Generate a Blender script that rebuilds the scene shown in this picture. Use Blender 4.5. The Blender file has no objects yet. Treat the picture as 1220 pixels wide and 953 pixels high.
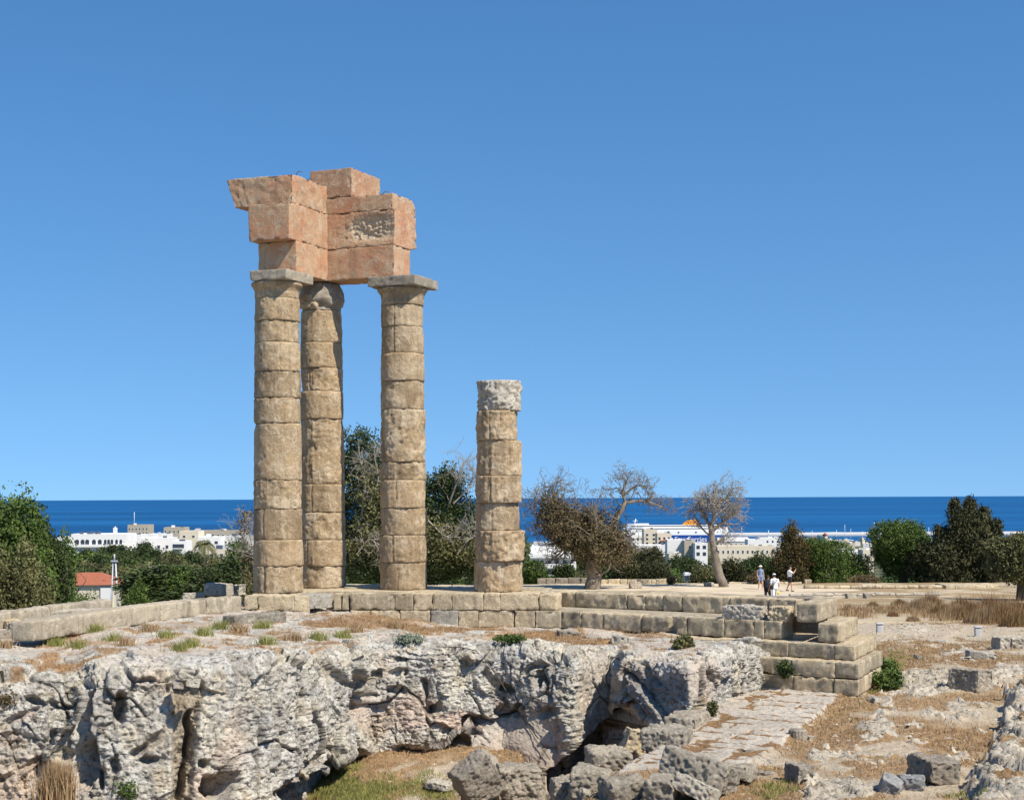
import bpy, math, random
import numpy as np
from mathutils import Matrix, Vector

# ------------------------------------------------------------ camera, sky, sun
E = 2.84            # eye height above the temple floor (z = 0)
F = 1850.0          # focal length in photo pixels (photo is 1220 wide)
HY = 592.0
RO = 0.0045
SC = bpy.context.scene
COL = SC.collection
cam = bpy.data.cameras.new("camera")
camo = bpy.data.objects.new("camera", cam); COL.objects.link(camo)
cam.sensor_width = 36; cam.lens = 36 * F / 1220; cam.shift_y = (HY - 476.5) / 1220
cam.clip_start = 0.5; cam.clip_end = 200000
_r = Vector((1, 0, -RO)).normalized(); _u = Vector((RO, 0, 1)).normalized(); _b = Vector((0, -1, 0))
camo.matrix_world = Matrix(((_r.x, _u.x, _b.x, 0), (_r.y, _u.y, _b.y, 0), (_r.z, _u.z, _b.z, E), (0, 0, 0, 1)))
SC.camera = camo
SUN_AZ = math.radians(-41)      # from +X towards the viewer
SUN_EL = math.radians(50)
sd = Vector((math.cos(SUN_EL) * math.cos(SUN_AZ), math.cos(SUN_EL) * math.sin(SUN_AZ), math.sin(SUN_EL)))
W = bpy.data.worlds.new("World"); SC.world = W; W.use_nodes = True
nt = W.node_tree; nt.nodes.clear()
wo = nt.nodes.new('ShaderNodeOutputWorld'); wb = nt.nodes.new('ShaderNodeBackground')
sk = nt.nodes.new('ShaderNodeTexSky'); sk.sky_type = 'NISHITA'; sk.sun_disc = False
sk.sun_elevation = SUN_EL; sk.sun_rotation = math.atan2(sd.x, sd.y); sk.altitude = 100
sk.air_density = 1.0; sk.dust_density = 0.1; sk.ozone_density = 1.5
hs = nt.nodes.new('ShaderNodeHueSaturation')
hs.inputs['Hue'].default_value = 0.5; hs.inputs['Saturation'].default_value = 1.3; hs.inputs['Value'].default_value = 1.27
tcw = nt.nodes.new('ShaderNodeTexCoord'); mpw = nt.nodes.new('ShaderNodeMapping'); mpw.vector_type = 'POINT'
mpw.inputs['Scale'].default_value = (1, 1, 0.9); mpw.inputs['Location'].default_value = (0, 0, 0.185)
nt.links.new(tcw.outputs['Generated'], mpw.inputs[0]); nt.links.new(mpw.outputs[0], sk.inputs[0])
nt.links.new(sk.outputs[0], hs.inputs['Color']); nt.links.new(hs.outputs[0], wb.inputs[0]); nt.links.new(wb.outputs[0], wo.inputs[0])
wb.inputs[1].default_value = 0.1
sl = bpy.data.lights.new("sun", 'SUN'); sl.energy = 5.0; sl.angle = math.radians(0.5); sl.color = (1, 0.93, 0.82)
slo = bpy.data.objects.new("sun", sl); COL.objects.link(slo); slo.rotation_euler = sd.to_track_quat('Z', 'Y').to_euler(); slo.location = (30, -30, 60)
SC.view_settings.view_transform = 'Standard'; SC.view_settings.look = 'None'
SC.view_settings.gamma = 1; SC.view_settings.exposure = 0.4; SC.view_settings.use_curve_mapping = False
SC.render.engine = 'CYCLES'; SC.cycles.max_bounces = 5; SC.cycles.use_denoising = True

# ------------------------------------------------------------ helpers
def P(px, py, Y):
    """point at depth Y seen at photo pixel px,py"""
    a = (px - 610) / F; b = (HY - py) / F
    return np.array([(a + RO * b) * Y, Y, E + (b - RO * a) * Y])
def G(px, py, z):
    a = (px - 610) / F; b = (HY - py) / F
    return P(px, py, (z - E) / (b - RO * a))
def PX(V):
    V = np.asarray(V, float); Y = V[..., 1]
    a = V[..., 0] / Y; b = (V[..., 2] - E) / Y
    aa = a - RO * b; bb = b + RO * a
    return 610 + F * aa, HY - F * bb
_rs = np.random.RandomState(7)
_perm = _rs.permutation(256); _perm = np.concatenate([_perm, _perm]).astype(np.int64)
_grad = _rs.normal(size=(256, 3)); _grad /= np.linalg.norm(_grad, axis=1)[:, None]
def noise(p, f=1.0, seed=0):
    p = np.asarray(p, float) * f + seed * 17.31
    i = np.floor(p).astype(np.int64); t = p - i; u = t * t * t * (t * (t * 6 - 15) + 10)
    i &= 255
    out = 0
    for dx in (0, 1):
        wx = u[:, 0] if dx else 1 - u[:, 0]; a = _perm[(i[:, 0] + dx) & 255]
        for dy in (0, 1):
            wy = u[:, 1] if dy else 1 - u[:, 1]; b = _perm[(a + i[:, 1] + dy) & 255]
            for dz in (0, 1):
                wz = u[:, 2] if dz else 1 - u[:, 2]
                g = _grad[_perm[(b + i[:, 2] + dz) & 255]]
                out = out + wx * wy * wz * ((t[:, 0] - dx) * g[:, 0] + (t[:, 1] - dy) * g[:, 1] + (t[:, 2] - dz) * g[:, 2])
    return out * 1.6
def fbm(p, f=1.0, o=4, seed=0, g=0.5):
    s = 0; a = 1
    for k in range(o):
        s = s + a * noise(p, f * 2.03 ** k, seed + k); a *= g
    return s
def ridged(p, f=1.0, o=4, seed=0):
    s = 0; a = 1
    for k in range(o):
        s = s + a * (1 - 2.2 * np.abs(noise(p, f * 2.1 ** k, seed + k))); a *= 0.5
    return s / 1.6
def worley(p, f=1.0, seed=0):
    p = np.asarray(p, float) * f + seed * 9.7; i = np.floor(p).astype(np.int64)
    d1 = np.full(len(p), 9.0); d2 = np.full(len(p), 9.0)
    for dx in (-1, 0, 1):
        for dy in (-1, 0, 1):
            for dz in (-1, 0, 1):
                c = i + (dx, dy, dz); h = _perm[(_perm[(_perm[c[:, 0] & 255] + c[:, 1]) & 255] + c[:, 2]) & 255]
                q = c + 0.5 + _grad[h] * 0.45
                d = np.sqrt(((p - q) ** 2).sum(1))
                d2 = np.minimum(d2, np.maximum(d1, d)); d1 = np.minimum(d1, d)
    return d1, d2
def wcell(p, f=1.0, seed=0):
    p = np.asarray(p, float) * f + seed * 9.7; i = np.floor(p).astype(np.int64)
    d1 = np.full(len(p), 9.0); d2 = np.full(len(p), 9.0); cid = np.zeros(len(p)); tl = np.zeros((len(p), 3))
    for dx in (-1, 0, 1):
        for dy in (-1, 0, 1):
            for dz in (-1, 0, 1):
                c = i + (dx, dy, dz); h = _perm[(_perm[(_perm[c[:, 0] & 255] + c[:, 1]) & 255] + c[:, 2]) & 255]
                q = c + 0.5 + _grad[h] * 0.45; d = np.sqrt(((p - q) ** 2).sum(1)); m = d < d1
                d2 = np.where(m, d1, np.minimum(d2, d)); cid = np.where(m, h / 255.0, cid); tl = np.where(m[:, None], (p - q), tl); d1 = np.where(m, d, d1)
    g = _grad[(cid * 255).astype(int)]
    return d1, d2, cid, (g * tl).sum(1)
def sm(a, b, x):
    t = np.clip((x - a) / (b - a), 0, 1); return t * t * (3 - 2 * t)

def mk(name, V, Fs, mat, parent=None, origin=(0, 0, 0), smooth=True, attrs=None):
    V = np.asarray(V, float) - np.asarray(origin, float)
    if not isinstance(Fs, list): Fs = [Fs]
    Fs = [np.asarray(f, np.int64) for f in Fs if len(f)]
    me = bpy.data.meshes.new(name)
    me.vertices.add(len(V)); me.vertices.foreach_set('co', V.astype(np.float32).ravel())
    nl = sum(f.size for f in Fs); npoly = sum(len(f) for f in Fs)
    me.loops.add(nl); me.polygons.add(npoly)
    me.loops.foreach_set('vertex_index', np.concatenate([f.ravel() for f in Fs]).astype(np.int32))
    tot = np.concatenate([np.full(len(f), f.shape[1]) for f in Fs]); st = np.concatenate([[0], np.cumsum(tot)[:-1]])
    me.polygons.foreach_set('loop_start', st.astype(np.int32)); me.polygons.foreach_set('loop_total', tot.astype(np.int32))
    me.polygons.foreach_set('use_smooth', np.full(npoly, smooth))
    me.update(calc_edges=True)
    if attrs:
        for k, a in attrs.items():
            at = me.attributes.new(k, 'FLOAT', 'POINT'); at.data.foreach_set('value', np.asarray(a, np.float32))
    if mat: me.materials.append(mat)
    o = bpy.data.objects.new(name, me); COL.objects.link(o)
    if parent is not None: o.parent = parent
    else: o.location = origin
    return o
def tag(o, label, cat, group=None, kind=None):
    o['label'] = label; o['category'] = cat
    if group: o['group'] = group
    o['kind'] = kind or 'thing'
    return o
def thing(name, loc, label, cat, group=None, rz=0):
    o = bpy.data.objects.new(name, None); COL.objects.link(o); o.location = loc; o.rotation_euler = (0, 0, rz)
    o.empty_display_size = 0.2
    return tag(o, label, cat, group)
def struct(o): o['kind'] = 'structure'; return o
def copy_tree(o, parent=None):
    c = o.copy(); COL.objects.link(c); c.parent = parent
    for ch in list(o.children): copy_tree(ch, c)
    return c
def join(parts):
    Vs = []; Fs = []; n = 0
    for V, Fc in parts:
        Vs.append(V)
        for f in (Fc if isinstance(Fc, list) else [Fc]):
            if len(f): Fs.append(np.asarray(f) + n)
        n += len(V)
    return np.concatenate(Vs), Fs
def box_grid(n):
    nx, ny, nz = n; pts = {}; 
    def faces(ax):
        a, b = [k for k in range(3) if k != ax]; out = []
        for side in (0, n[ax]):
            A, B = np.meshgrid(np.arange(n[a]), np.arange(n[b]), indexing='ij'); A = A.ravel(); B = B.ravel()
            q = []
            for da, db in ((0, 0), (1, 0), (1, 1), (0, 1)):
                c = np.zeros((len(A), 3), np.int64); c[:, a] = A + da; c[:, b] = B + db; c[:, ax] = side; q.append(c)
            flip = (side == 0) ^ (ax == 1)
            if flip: q = q[::-1]
            out.append(np.stack(q, 1))
        return np.concatenate(out)
    q = np.concatenate([faces(0), faces(1), faces(2)])
    key = q[..., 0] * 100000000 + q[..., 1] * 10000 + q[..., 2]
    u, idx, inv = np.unique(key.ravel(), return_index=True, return_inverse=True)
    return q.reshape(-1, 3)[idx].astype(float), inv.reshape(-1, 4)
def rbox(size, res=0.07, bev=0.03, amp=0.012, freq=3.0, seed=0, pit=0.0, big=0.0, cap=70):
    s = np.array(size, float); n = np.maximum(2, np.round(s / res).astype(int)); n = np.minimum(n, cap)
    b = min(bev, s.min() * 0.47); V, Q = box_grid(tuple(n)); I = V.astype(int); cs = []
    for k in range(3):
        h_ = s[k] / 2
        if b < s[k] / n[k] * 1.5 and n[k] >= 3: cs.append(np.concatenate([[-h_], np.linspace(-h_ + b, h_ - b, n[k] - 1), [h_]]))
        else: cs.append(np.linspace(-h_, h_, n[k] + 1))
    V = np.stack([cs[k][I[:, k]] for k in range(3)], 1); h = s / 2; q = np.clip(V, -(h - b), h - b); d = V - q
    L = np.linalg.norm(d, axis=1); nn = d / np.maximum(L, 1e-9)[:, None]; V = q + nn * b
    o = fbm(V + seed * 3.7, freq, 5, seed, .58) * amp
    ed_ = np.sort(h - np.abs(q), axis=1)[:, 1]; o = o - .035 * sm(.1, .6, noise(V + seed, 5.5, seed + 8)) * sm(.06, .0, ed_ - b) * min(1, s.min() * 2)
    if big: o = o + noise(V + seed * 5.1, 1.1 / max(s.max(), 0.3), seed + 3) * big + noise(V + seed * 5.1, 2.7 / max(s.max(), 0.3), seed + 4) * big * 0.5
    if pit:
        w, _ = worley(V + seed, 7.0, seed); o = o - pit * np.clip(0.45 - w, 0, 1) * 2 - pit * np.clip(noise(V, 13, seed), 0, 1)
    return V + nn * o[:, None], Q
def place(V, c, ax=(1, 0, 0), ay=(0, 1, 0), az=(0, 0, 1)):
    return np.asarray(c) + V[:, :1] * np.asarray(ax) + V[:, 1:2] * np.asarray(ay) + V[:, 2:] * np.asarray(az)
def rotm(rx, ry, rz):
    return np.array((Matrix.Rotation(rz, 3, 'Z') @ Matrix.Rotation(ry, 3, 'Y') @ Matrix.Rotation(rx, 3, 'X')))
def cbox(c, s, rz=0.0):
    """plain crisp box (c = centre of base)"""
    x, y, z = np.array(s, float) / 2
    V = np.array([[-x, -y, 0], [x, -y, 0], [x, y, 0], [-x, y, 0], [-x, -y, 2 * z], [x, -y, 2 * z], [x, y, 2 * z], [-x, y, 2 * z]])
    R = rotm(0, 0, rz); V = V @ R.T + np.asarray(c)
    return V, np.array([[3, 2, 1, 0], [4, 5, 6, 7], [0, 1, 5, 4], [1, 2, 6, 5], [2, 3, 7, 6], [3, 0, 4, 7]])
def tube(pts, rad, n=6, cap=True):
    pts = np.asarray(pts, float); m = len(pts); rad = np.broadcast_to(rad, (m,))
    t = np.gradient(pts, axis=0); t /= np.maximum(np.linalg.norm(t, axis=1), 1e-9)[:, None]
    ref = np.array([0.31, 0.17, 0.93]) if abs(t[0, 2]) < 0.8 else np.array([0.93, 0.31, 0.1])
    a = np.cross(t, ref); a /= np.maximum(np.linalg.norm(a, axis=1), 1e-9)[:, None]; b = np.cross(t, a)
    th = np.arange(n) * 2 * math.pi / n
    V = pts[:, None] + rad[:, None, None] * (np.cos(th)[None, :, None] * a[:, None] + np.sin(th)[None, :, None] * b[:, None])
    V = V.reshape(-1, 3); i = np.arange(m - 1)[:, None] * n; j = np.arange(n)[None]; k = (j + 1) % n
    Q = np.stack([i + j, i + n + j, i + n + k, i + k], -1).reshape(-1, 4)[:, ::-1]
    Fs = [Q]
    if cap:
        c0 = len(V); V = np.concatenate([V, pts[:1], pts[-1:]]); jj = np.arange(n); kk = (jj + 1) % n
        Fs.append(np.concatenate([np.stack([np.full(n, c0), kk, jj], 1), np.stack([np.full(n, c0 + 1), (m - 1) * n + jj, (m - 1) * n + kk], 1)]))
    return V, Fs

# ------------------------------------------------------------ materials
def nmat(name, rough=0.9, spec=0.2):
    m = bpy.data.materials.new(name); m.use_nodes = True; t = m.node_tree; b = t.nodes['Principled BSDF']
    b.inputs['Roughness'].default_value = rough; b.inputs['Specular IOR Level'].default_value = spec
    return m, t, b
class N:
    def __init__(s, t): s.t = t
    def n(s, k, **kw):
        o = s.t.nodes.new('ShaderNode' + k)
        for a, v in kw.items(): setattr(o, a, v)
        return o
    def l(s, a, b): s.t.links.new(a, b)
    def noise(s, vec, sc, det=6, ro=0.6, dist=0.0):
        o = s.n('TexNoise'); o.inputs['Scale'].default_value = sc; o.inputs['Detail'].default_value = det; o.inputs['Roughness'].default_value = ro; o.inputs['Distortion'].default_value = dist
        s.l(vec, o.inputs['Vector']); return o.outputs['Fac']
    def vor(s, vec, sc, feat='F1'):
        o = s.n('TexVoronoi', feature=feat); o.inputs['Scale'].default_value = sc; s.l(vec, o.inputs['Vector']); return o.outputs['Distance']
    def ramp(s, fac, stops):
        o = s.n('ValToRGB'); e = o.color_ramp.elements
        while len(e) < len(stops): e.new(0.5)
        for k, (p, c) in enumerate(stops):
            e[k].position = p; e[k].color = (c, c, c, 1) if not hasattr(c, '__len__') else (*c, 1)
        s.l(fac, o.inputs[0]); return o.outputs[0]
    def mix(s, f, a, b, mode='MIX'):
        o = s.n('MixRGB', blend_type=mode)
        for k, v in ((0, f), (1, a), (2, b)):
            if hasattr(v, 'default_value'): s.l(v, o.inputs[k])
            elif hasattr(v, '__len__'): o.inputs[k].default_value = (*v, 1)
            else: o.inputs[k].default_value = v
        return o.outputs[0]
    def math(s, op, a, b=0.0):
        o = s.n('Math', operation=op)
        for k, v in ((0, a), (1, b)):
            if hasattr(v, 'default_value'): s.l(v, o.inputs[k])
            else: o.inputs[k].default_value = v
        return o.outputs[0]
    def attr(s, name):
        o = s.n('Attribute'); o.attribute_name = name; return o.outputs['Fac']
    def bump(s, h, bsdf, st=0.5, dist=0.02):
        o = s.n('Bump'); o.inputs['Strength'].default_value = st; o.inputs['Distance'].default_value = dist
        s.l(h, o.inputs['Height']); s.l(o.outputs[0], bsdf.inputs['Normal'])
    def vec(s, rand=True, scale=(1, 1, 1)):
        tc = s.n('TexCoord'); mp = s.n('Mapping'); mp.inputs['Scale'].default_value = scale
        s.l(tc.outputs['Object'], mp.inputs['Vector'])
        if rand:
            oi = s.n('ObjectInfo'); cx = s.n('CombineXYZ'); m = s.math('MULTIPLY', oi.outputs['Random'], 37.0)
            s.l(m, cx.inputs[0]); s.l(m, cx.inputs[2]); s.l(cx.outputs[0], mp.inputs['Location'])
            s.rnd = oi.outputs['Random']
        return mp.outputs[0]
def stone(name, c1, c2, dark, worn=(0.55, 0.52, 0.46), bs=0.6, streak=1.0, pits=1.0):
    m, t, b = nmat(name); n = N(t); v = n.vec(); v2 = n.vec(rand=True, scale=(1, 1, 0.22)); rnd = n.rnd
    f1 = n.noise(v, 1.1, 8, 0.65); f2 = n.noise(v2, 6.0, 9, 0.75); f3 = n.noise(v, 20, 7, 0.8); f4 = n.noise(v, 3.2, 9, 0.72, 0.8); f6 = n.noise(v, 8, 8, .75)
    c = n.mix(n.ramp(f1, [(0.38, 0), (0.6, 1)]), c1, c2)
    c = n.mix(n.ramp(rnd, [(0, 0.0), (.5, .15), (1, 0.8)]), c, (c1[0] * .62, c1[1] * .66, c1[2] * .72))
    c = n.mix(n.ramp(f4, [(0.52, 0), (0.58, 0.7)]), c, worn)
    c = n.mix(n.attr('worn'), c, worn)
    c = n.mix(n.ramp(f2, [(0.5, 0), (0.66, 0.55 * streak)]), c, dark)
    f5 = n.noise(v2, 1.3, 8, 0.7); c = n.mix(n.ramp(n.math('ADD', f5, n.math('MULTIPLY', rnd, 0.14)), [(0.60, 0), (0.72, 0.6 * streak)]), c, dark)
    c = n.mix(n.ramp(f6, [(0.3, 0.75 * pits), (0.44, 0)]), c, tuple(x * 0.55 for x in dark))
    pit = n.ramp(f3, [(0.34, 1), (0.43, 0)])
    c = n.mix(n.math('MULTIPLY', pit, 0.65 * pits), c, tuple(x * 0.35 for x in dark))
    n.l(c, b.inputs['Base Color'])
    h = n.math('ADD', n.math('MULTIPLY', f3, 0.9), n.math('MULTIPLY', f4, 0.9)); h = n.math('ADD', h, n.math('MULTIPLY', f6, 1.0)); h = n.math('ADD', h, n.math('MULTIPLY', f2, .5))
    n.bump(h, b, bs, 0.06)
    return m
def plain(name, c, rough=0.8, var=0.12, sc=3.0, spec=0.2):
    m, t, b = nmat(name, rough, spec); n = N(t); v = n.vec()
    f = n.noise(v, sc, 5); n.l(n.mix(f, tuple(x * (1 - var) for x in c), tuple(min(1, x * (1 + var)) for x in c)), b.inputs['Base Color'])
    return m
def leafm(name, c1, c2, c3=None):
    m, t, b = nmat(name, 0.7, 0.25); n = N(t); g = n.n('NewGeometry'); v = n.vec()
    f = n.noise(v, 0.9, 3)
    c = n.mix(g.outputs['Random Per Island'], c1, c2)
    c = n.mix(n.ramp(f, [(0.4, 0), (0.65, 0.7)]), c, c3 or tuple(x * 0.6 for x in c1))
    n.l(c, b.inputs['Base Color']); return m
M = {}
M['column'] = stone('column_limestone', (0.54, 0.385, 0.22), (0.40, 0.295, 0.18), (0.20, 0.135, 0.075), (0.62, 0.50, 0.34), 0.85, 1.0, 1.0)
M['krepis'] = stone('step_limestone', (0.66, 0.53, 0.34), (0.54, 0.43, 0.275), (0.22, 0.175, 0.12), (0.72, 0.61, 0.43), 0.85)
M['pink'] = stone('pink_limestone', (0.50, 0.245, 0.135), (0.52, 0.355, 0.215), (0.30, 0.20, 0.13), (0.52, 0.41, 0.28), 0.6, 0.8, 0.5)
M['abacus'] = stone('grey_limestone_slab', (0.40, 0.33, 0.24), (0.33, 0.29, 0.22), (0.2, 0.17, 0.13), (0.45, 0.4, 0.33), 0.6)
M['grey'] = stone('grey_limestone', (0.52, 0.445, 0.335), (0.40, 0.345, 0.265), (0.17, 0.145, 0.11), (0.60, 0.525, 0.41), 1.0, 1.0, 1.4)
M['pale'] = stone('pale_wall_limestone', (0.56, 0.47, 0.33), (0.47, 0.39, 0.28), (0.24, 0.2, 0.14), (0.62, 0.54, 0.41), 0.8)
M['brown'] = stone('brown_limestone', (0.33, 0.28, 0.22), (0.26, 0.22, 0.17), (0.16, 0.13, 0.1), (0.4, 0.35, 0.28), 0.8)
M['white'] = stone('white_limestone', (0.64, 0.57, 0.45), (0.52, 0.46, 0.365), (0.24, 0.21, 0.165), (0.68, 0.62, 0.51), 1.0, 1.0, 1.4)
M['bluerock'] = stone('dark_blue_grey_stone', (0.30, 0.29, 0.275), (0.24, 0.235, 0.23), (0.12, 0.12, 0.12), (0.38, 0.37, 0.35), 0.6)
M['paleblue'] = stone('pale_blue_grey_stone', (0.52, 0.53, 0.55), (0.44, 0.46, 0.49), (0.25, 0.25, 0.26), (0.55, 0.54, 0.52), 0.6)
M['blue'] = plain('blue_grey_stone', (0.43, 0.43, 0.42), 0.85, 0.25, 5)

def rockmat():
    m, t, b = nmat('weathered_rock'); n = N(t); v = n.vec(rand=False); vs = n.vec(rand=False, scale=(1, 1, 0.35))
    f1 = n.noise(v, 0.9, 9, 0.65); f2 = n.noise(v, 9, 8, 0.75); f3 = n.noise(v, 30, 6, 0.7); f4 = n.noise(vs, 2.2, 9, 0.7, 0.8)
    vo = n.vor(v, 16); vo2 = n.vor(v, 38)
    c = n.mix(n.ramp(f1, [(0.35, 0), (0.62, 1)]), (0.60, 0.545, 0.435), (0.49, 0.475, 0.435))
    c = n.mix(n.ramp(f4, [(0.47, 0), (0.58, 0.8)]), c, (0.29, 0.265, 0.225))
    c = n.mix(n.ramp(n.noise(v, 1.7, 6, 0.6), [(0.54, 0), (0.66, 0.6)]), c, (0.48, 0.39, 0.25))
    c = n.mix(n.attr('pink'), c, n.mix(f2, (0.62, 0.33, 0.20), (0.55, 0.42, 0.32)))
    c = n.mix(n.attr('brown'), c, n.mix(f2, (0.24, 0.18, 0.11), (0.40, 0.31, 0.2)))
    c = n.mix(n.attr('smooth'), c, n.mix(f4, (0.50, 0.42, 0.335), (0.38, 0.32, 0.26)))
    c = n.mix(n.math('MULTIPLY', n.attr('crack'), .8), c, (0.10, 0.08, 0.06))
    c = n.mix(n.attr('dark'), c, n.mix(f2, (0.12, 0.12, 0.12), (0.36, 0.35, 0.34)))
    pit = n.ramp(f2, [(0.37, 1), (0.46, 0)])
    k = n.math('SUBTRACT', 1.0, n.math('MULTIPLY', n.attr('smooth'), 0.75))
    c = n.mix(n.math('MULTIPLY', n.math('MULTIPLY', pit, 0.8), k), c, (0.13, 0.115, 0.09))
    p2 = n.ramp(f3, [(0.37, 1), (0.44, 0)])
    c = n.mix(n.math('MULTIPLY', n.math('MULTIPLY', p2, 0.7), k), c, (0.10, 0.09, 0.075))
    c = n.mix(n.attr('soil'), c, n.mix(f2, (0.28, 0.15, 0.07), (0.36, 0.23, 0.11)))
    n.l(c, b.inputs['Base Color'])
    h = n.math('ADD', n.math('MULTIPLY', f2, 1.3), n.math('MULTIPLY', f3, 0.5)); h = n.math('SUBTRACT', h, n.math('MULTIPLY', pit, 0.6))
    h = n.math('MULTIPLY', h, k)
    n.bump(h, b, 0.7, 0.06); return m
M['rock'] = rockmat()

def groundmat():
    m, t, b = nmat('dry_ground'); n = N(t); v = n.vec(rand=False)
    f1 = n.noise(v, 0.7, 9, 0.65); f2 = n.noise(v, 7, 8, 0.75); f3 = n.noise(v, 28, 6, 0.75)
    sand = n.mix(f2, (0.40, 0.32, 0.22), (0.58, 0.48, 0.35))
    grav = n.ramp(n.vor(v, 22), [(0.12, 1), (0.3, 0)])
    sand = n.mix(n.math('MULTIPLY', grav, 0.5), sand, (0.56, 0.53, 0.47))
    grass = n.mix(n.ramp(f2, [(0.35, 0), (0.65, 1)]), (0.23, 0.13, 0.06), (0.43, 0.29, 0.155))
    grass = n.mix(n.ramp(f1, [(0.5, 0), (0.66, 0.35)]), grass, (0.22, 0.16, 0.07))
    rock = n.mix(n.ramp(f1, [(0.35, 0), (0.6, 1)]), (0.60, 0.53, 0.42), (0.44, 0.385, 0.30))
    pit = n.ramp(f2, [(0.39, 1), (0.48, 0)]); rock = n.mix(n.math('MULTIPLY', pit, 0.8), rock, (0.16, 0.14, 0.11))
    e = n.math('MULTIPLY', n.math('SUBTRACT', f2, 0.5), 1.1)
    c = n.mix(n.ramp(n.math('ADD', n.attr('grass'), e), [(0.4, 0), (0.6, 1)]), sand, grass)
    c = n.mix(n.ramp(n.math('ADD', n.attr('rock'), e), [(0.42, 0), (0.58, 1)]), c, rock)
    moss = n.mix(f3, (0.13, 0.15, 0.03), (0.3, 0.29, 0.07))
    c = n.mix(n.ramp(n.math('ADD', n.attr('moss'), e), [(0.42, 0), (0.6, 0.9)]), c, moss)
    pv = n.mix(n.ramp(f1, [(0.35, 0), (0.65, 1)]), (0.60, 0.53, 0.43), (0.46, 0.40, 0.32)); pv = n.mix(n.ramp(f3, [(0.35, 0.6), (0.5, 0)]), pv, (0.25, 0.22, 0.18))
    joint = n.mix(f2, (0.16, 0.09, 0.04), (0.36, 0.22, 0.11))
    pv = n.mix(n.ramp(n.math('ADD', n.attr('joint'), n.math('MULTIPLY', e, 0.8)), [(0.45, 0), (0.62, 1)]), pv, joint)
    c = n.mix(n.attr('pave'), c, pv)
    n.l(c, b.inputs['Base Color'])
    h = n.math('ADD', n.math('MULTIPLY', f2, 1.2), n.math('MULTIPLY', f3, 0.8)); h = n.math('SUBTRACT', h, n.math('MULTIPLY', pit, .5)); n.bump(h, b, 0.7, 0.05); return m
M['ground'] = groundmat()
def farmat():
    m, t, b = nmat('hillside'); n = N(t); v = n.vec(rand=False)
    f = n.noise(v, 0.03, 8); f2 = n.noise(v, 0.4, 6)
    c = n.mix(n.ramp(f, [(0.4, 0), (0.6, 1)]), (0.06, 0.075, 0.03), (0.17, 0.15, 0.08)); sand = n.mix(f2, (0.50, 0.41, 0.28), (0.64, 0.53, 0.38))
    dry = n.mix(n.noise(v, 2.5, 8, 0.75), (0.18, 0.115, 0.055), (0.42, 0.31, 0.17)); dry = n.mix(n.ramp(n.noise(v, .35, 7, .7), [(.5, 0), (.6, .8)]), dry, (0.55, 0.46, 0.33)); sand = n.mix(n.ramp(n.noise(v, .5, 7, .7), [(.5, 0), (.62, .6)]), sand, (0.36, 0.27, 0.16))
    c = n.mix(n.attr('sand'), c, sand); c = n.mix(n.attr('grass'), c, dry); n.l(c, b.inputs['Base Color']); n.bump(f2, b, 0.4, 0.3); return m
M['far'] = farmat()
M['drygrass'] = leafm('dry_grass', (0.45, 0.32, 0.18), (0.25, 0.155, 0.08), (0.30, 0.20, 0.10))
M['drybush'] = leafm('dry_brown_bush', (0.34, 0.19, 0.09), (0.17, 0.095, 0.045), (0.22, 0.15, 0.06))
M['greengrass'] = leafm('green_grass', (0.16, 0.18, 0.04), (0.34, 0.31, 0.10), (0.2, 0.2, 0.06))
M['bark'] = stone('grey_bark', (0.30, 0.25, 0.19), (0.22, 0.18, 0.135), (0.09, 0.07, 0.05), (0.36, 0.31, 0.25), 1.0)
M['darkbark'] = plain('dark_bark', (0.10, 0.085, 0.065), 0.9, 0.35, 4)
M['twig'] = plain('dead_twigs', (0.20, 0.165, 0.12), 0.9, 0.3, 2)
M['paletwig'] = plain('pale_dead_twigs', (0.31, 0.275, 0.225), 0.9, 0.25, 2)
M['leaf_dark'] = leafm('dark_green_leaves', (0.035, 0.055, 0.015), (0.075, 0.10, 0.028), (0.02, 0.035, 0.01))
M['leaf_mid'] = leafm('green_leaves', (0.06, 0.105, 0.02), (0.12, 0.17, 0.035), (0.04, 0.07, 0.015))
M['leaf_olive'] = leafm('olive_leaves', (0.10, 0.10, 0.035), (0.19, 0.18, 0.07), (0.06, 0.065, 0.025))
M['leaf_brown'] = leafm('brown_leaves', (0.13, 0.095, 0.045), (0.20, 0.15, 0.075), (0.07, 0.06, 0.03))
M['leaf_grey'] = leafm('grey_green_leaves', (0.20, 0.23, 0.16), (0.32, 0.35, 0.26), (0.12, 0.14, 0.09))
M['leaf_cypress'] = leafm('cypress_leaves', (0.045, 0.05, 0.018), (0.09, 0.085, 0.03), (0.025, 0.03, 0.012))
M['leaf_cypbrown'] = leafm('browning_cypress_leaves', (0.10, 0.065, 0.022), (0.13, 0.10, 0.035), (0.035, 0.04, 0.015))
M['wall_white'] = plain('white_render', (0.78, 0.76, 0.72), 0.8, 0.05, 0.6)
M['wall_cream'] = plain('cream_render', (0.66, 0.58, 0.44), 0.8, 0.06, 0.6)
M['wall_stone'] = plain('town_stone', (0.42, 0.37, 0.29), 0.9, 0.2, 0.8)
M['wall_grey'] = plain('grey_render', (0.5, 0.49, 0.47), 0.8, 0.1, 0.6)
M['pane'] = plain('window_glass', (0.04, 0.05, 0.07), 0.25, 0.2, 1, 0.5)
M['roof_red'] = plain('red_tiles', (0.33, 0.115, 0.065), 0.9, 0.25, 2)
M['awning'] = plain('orange_awning', (0.65, 0.25, 0.07), 0.8)
M['metal'] = plain('grey_metal', (0.45, 0.46, 0.48), 0.5, 0.1, 3, 0.5)
M['tank'] = plain('solar_panel', (0.07, 0.09, 0.13), 0.3, 0.1, 3, 0.5)

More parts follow.
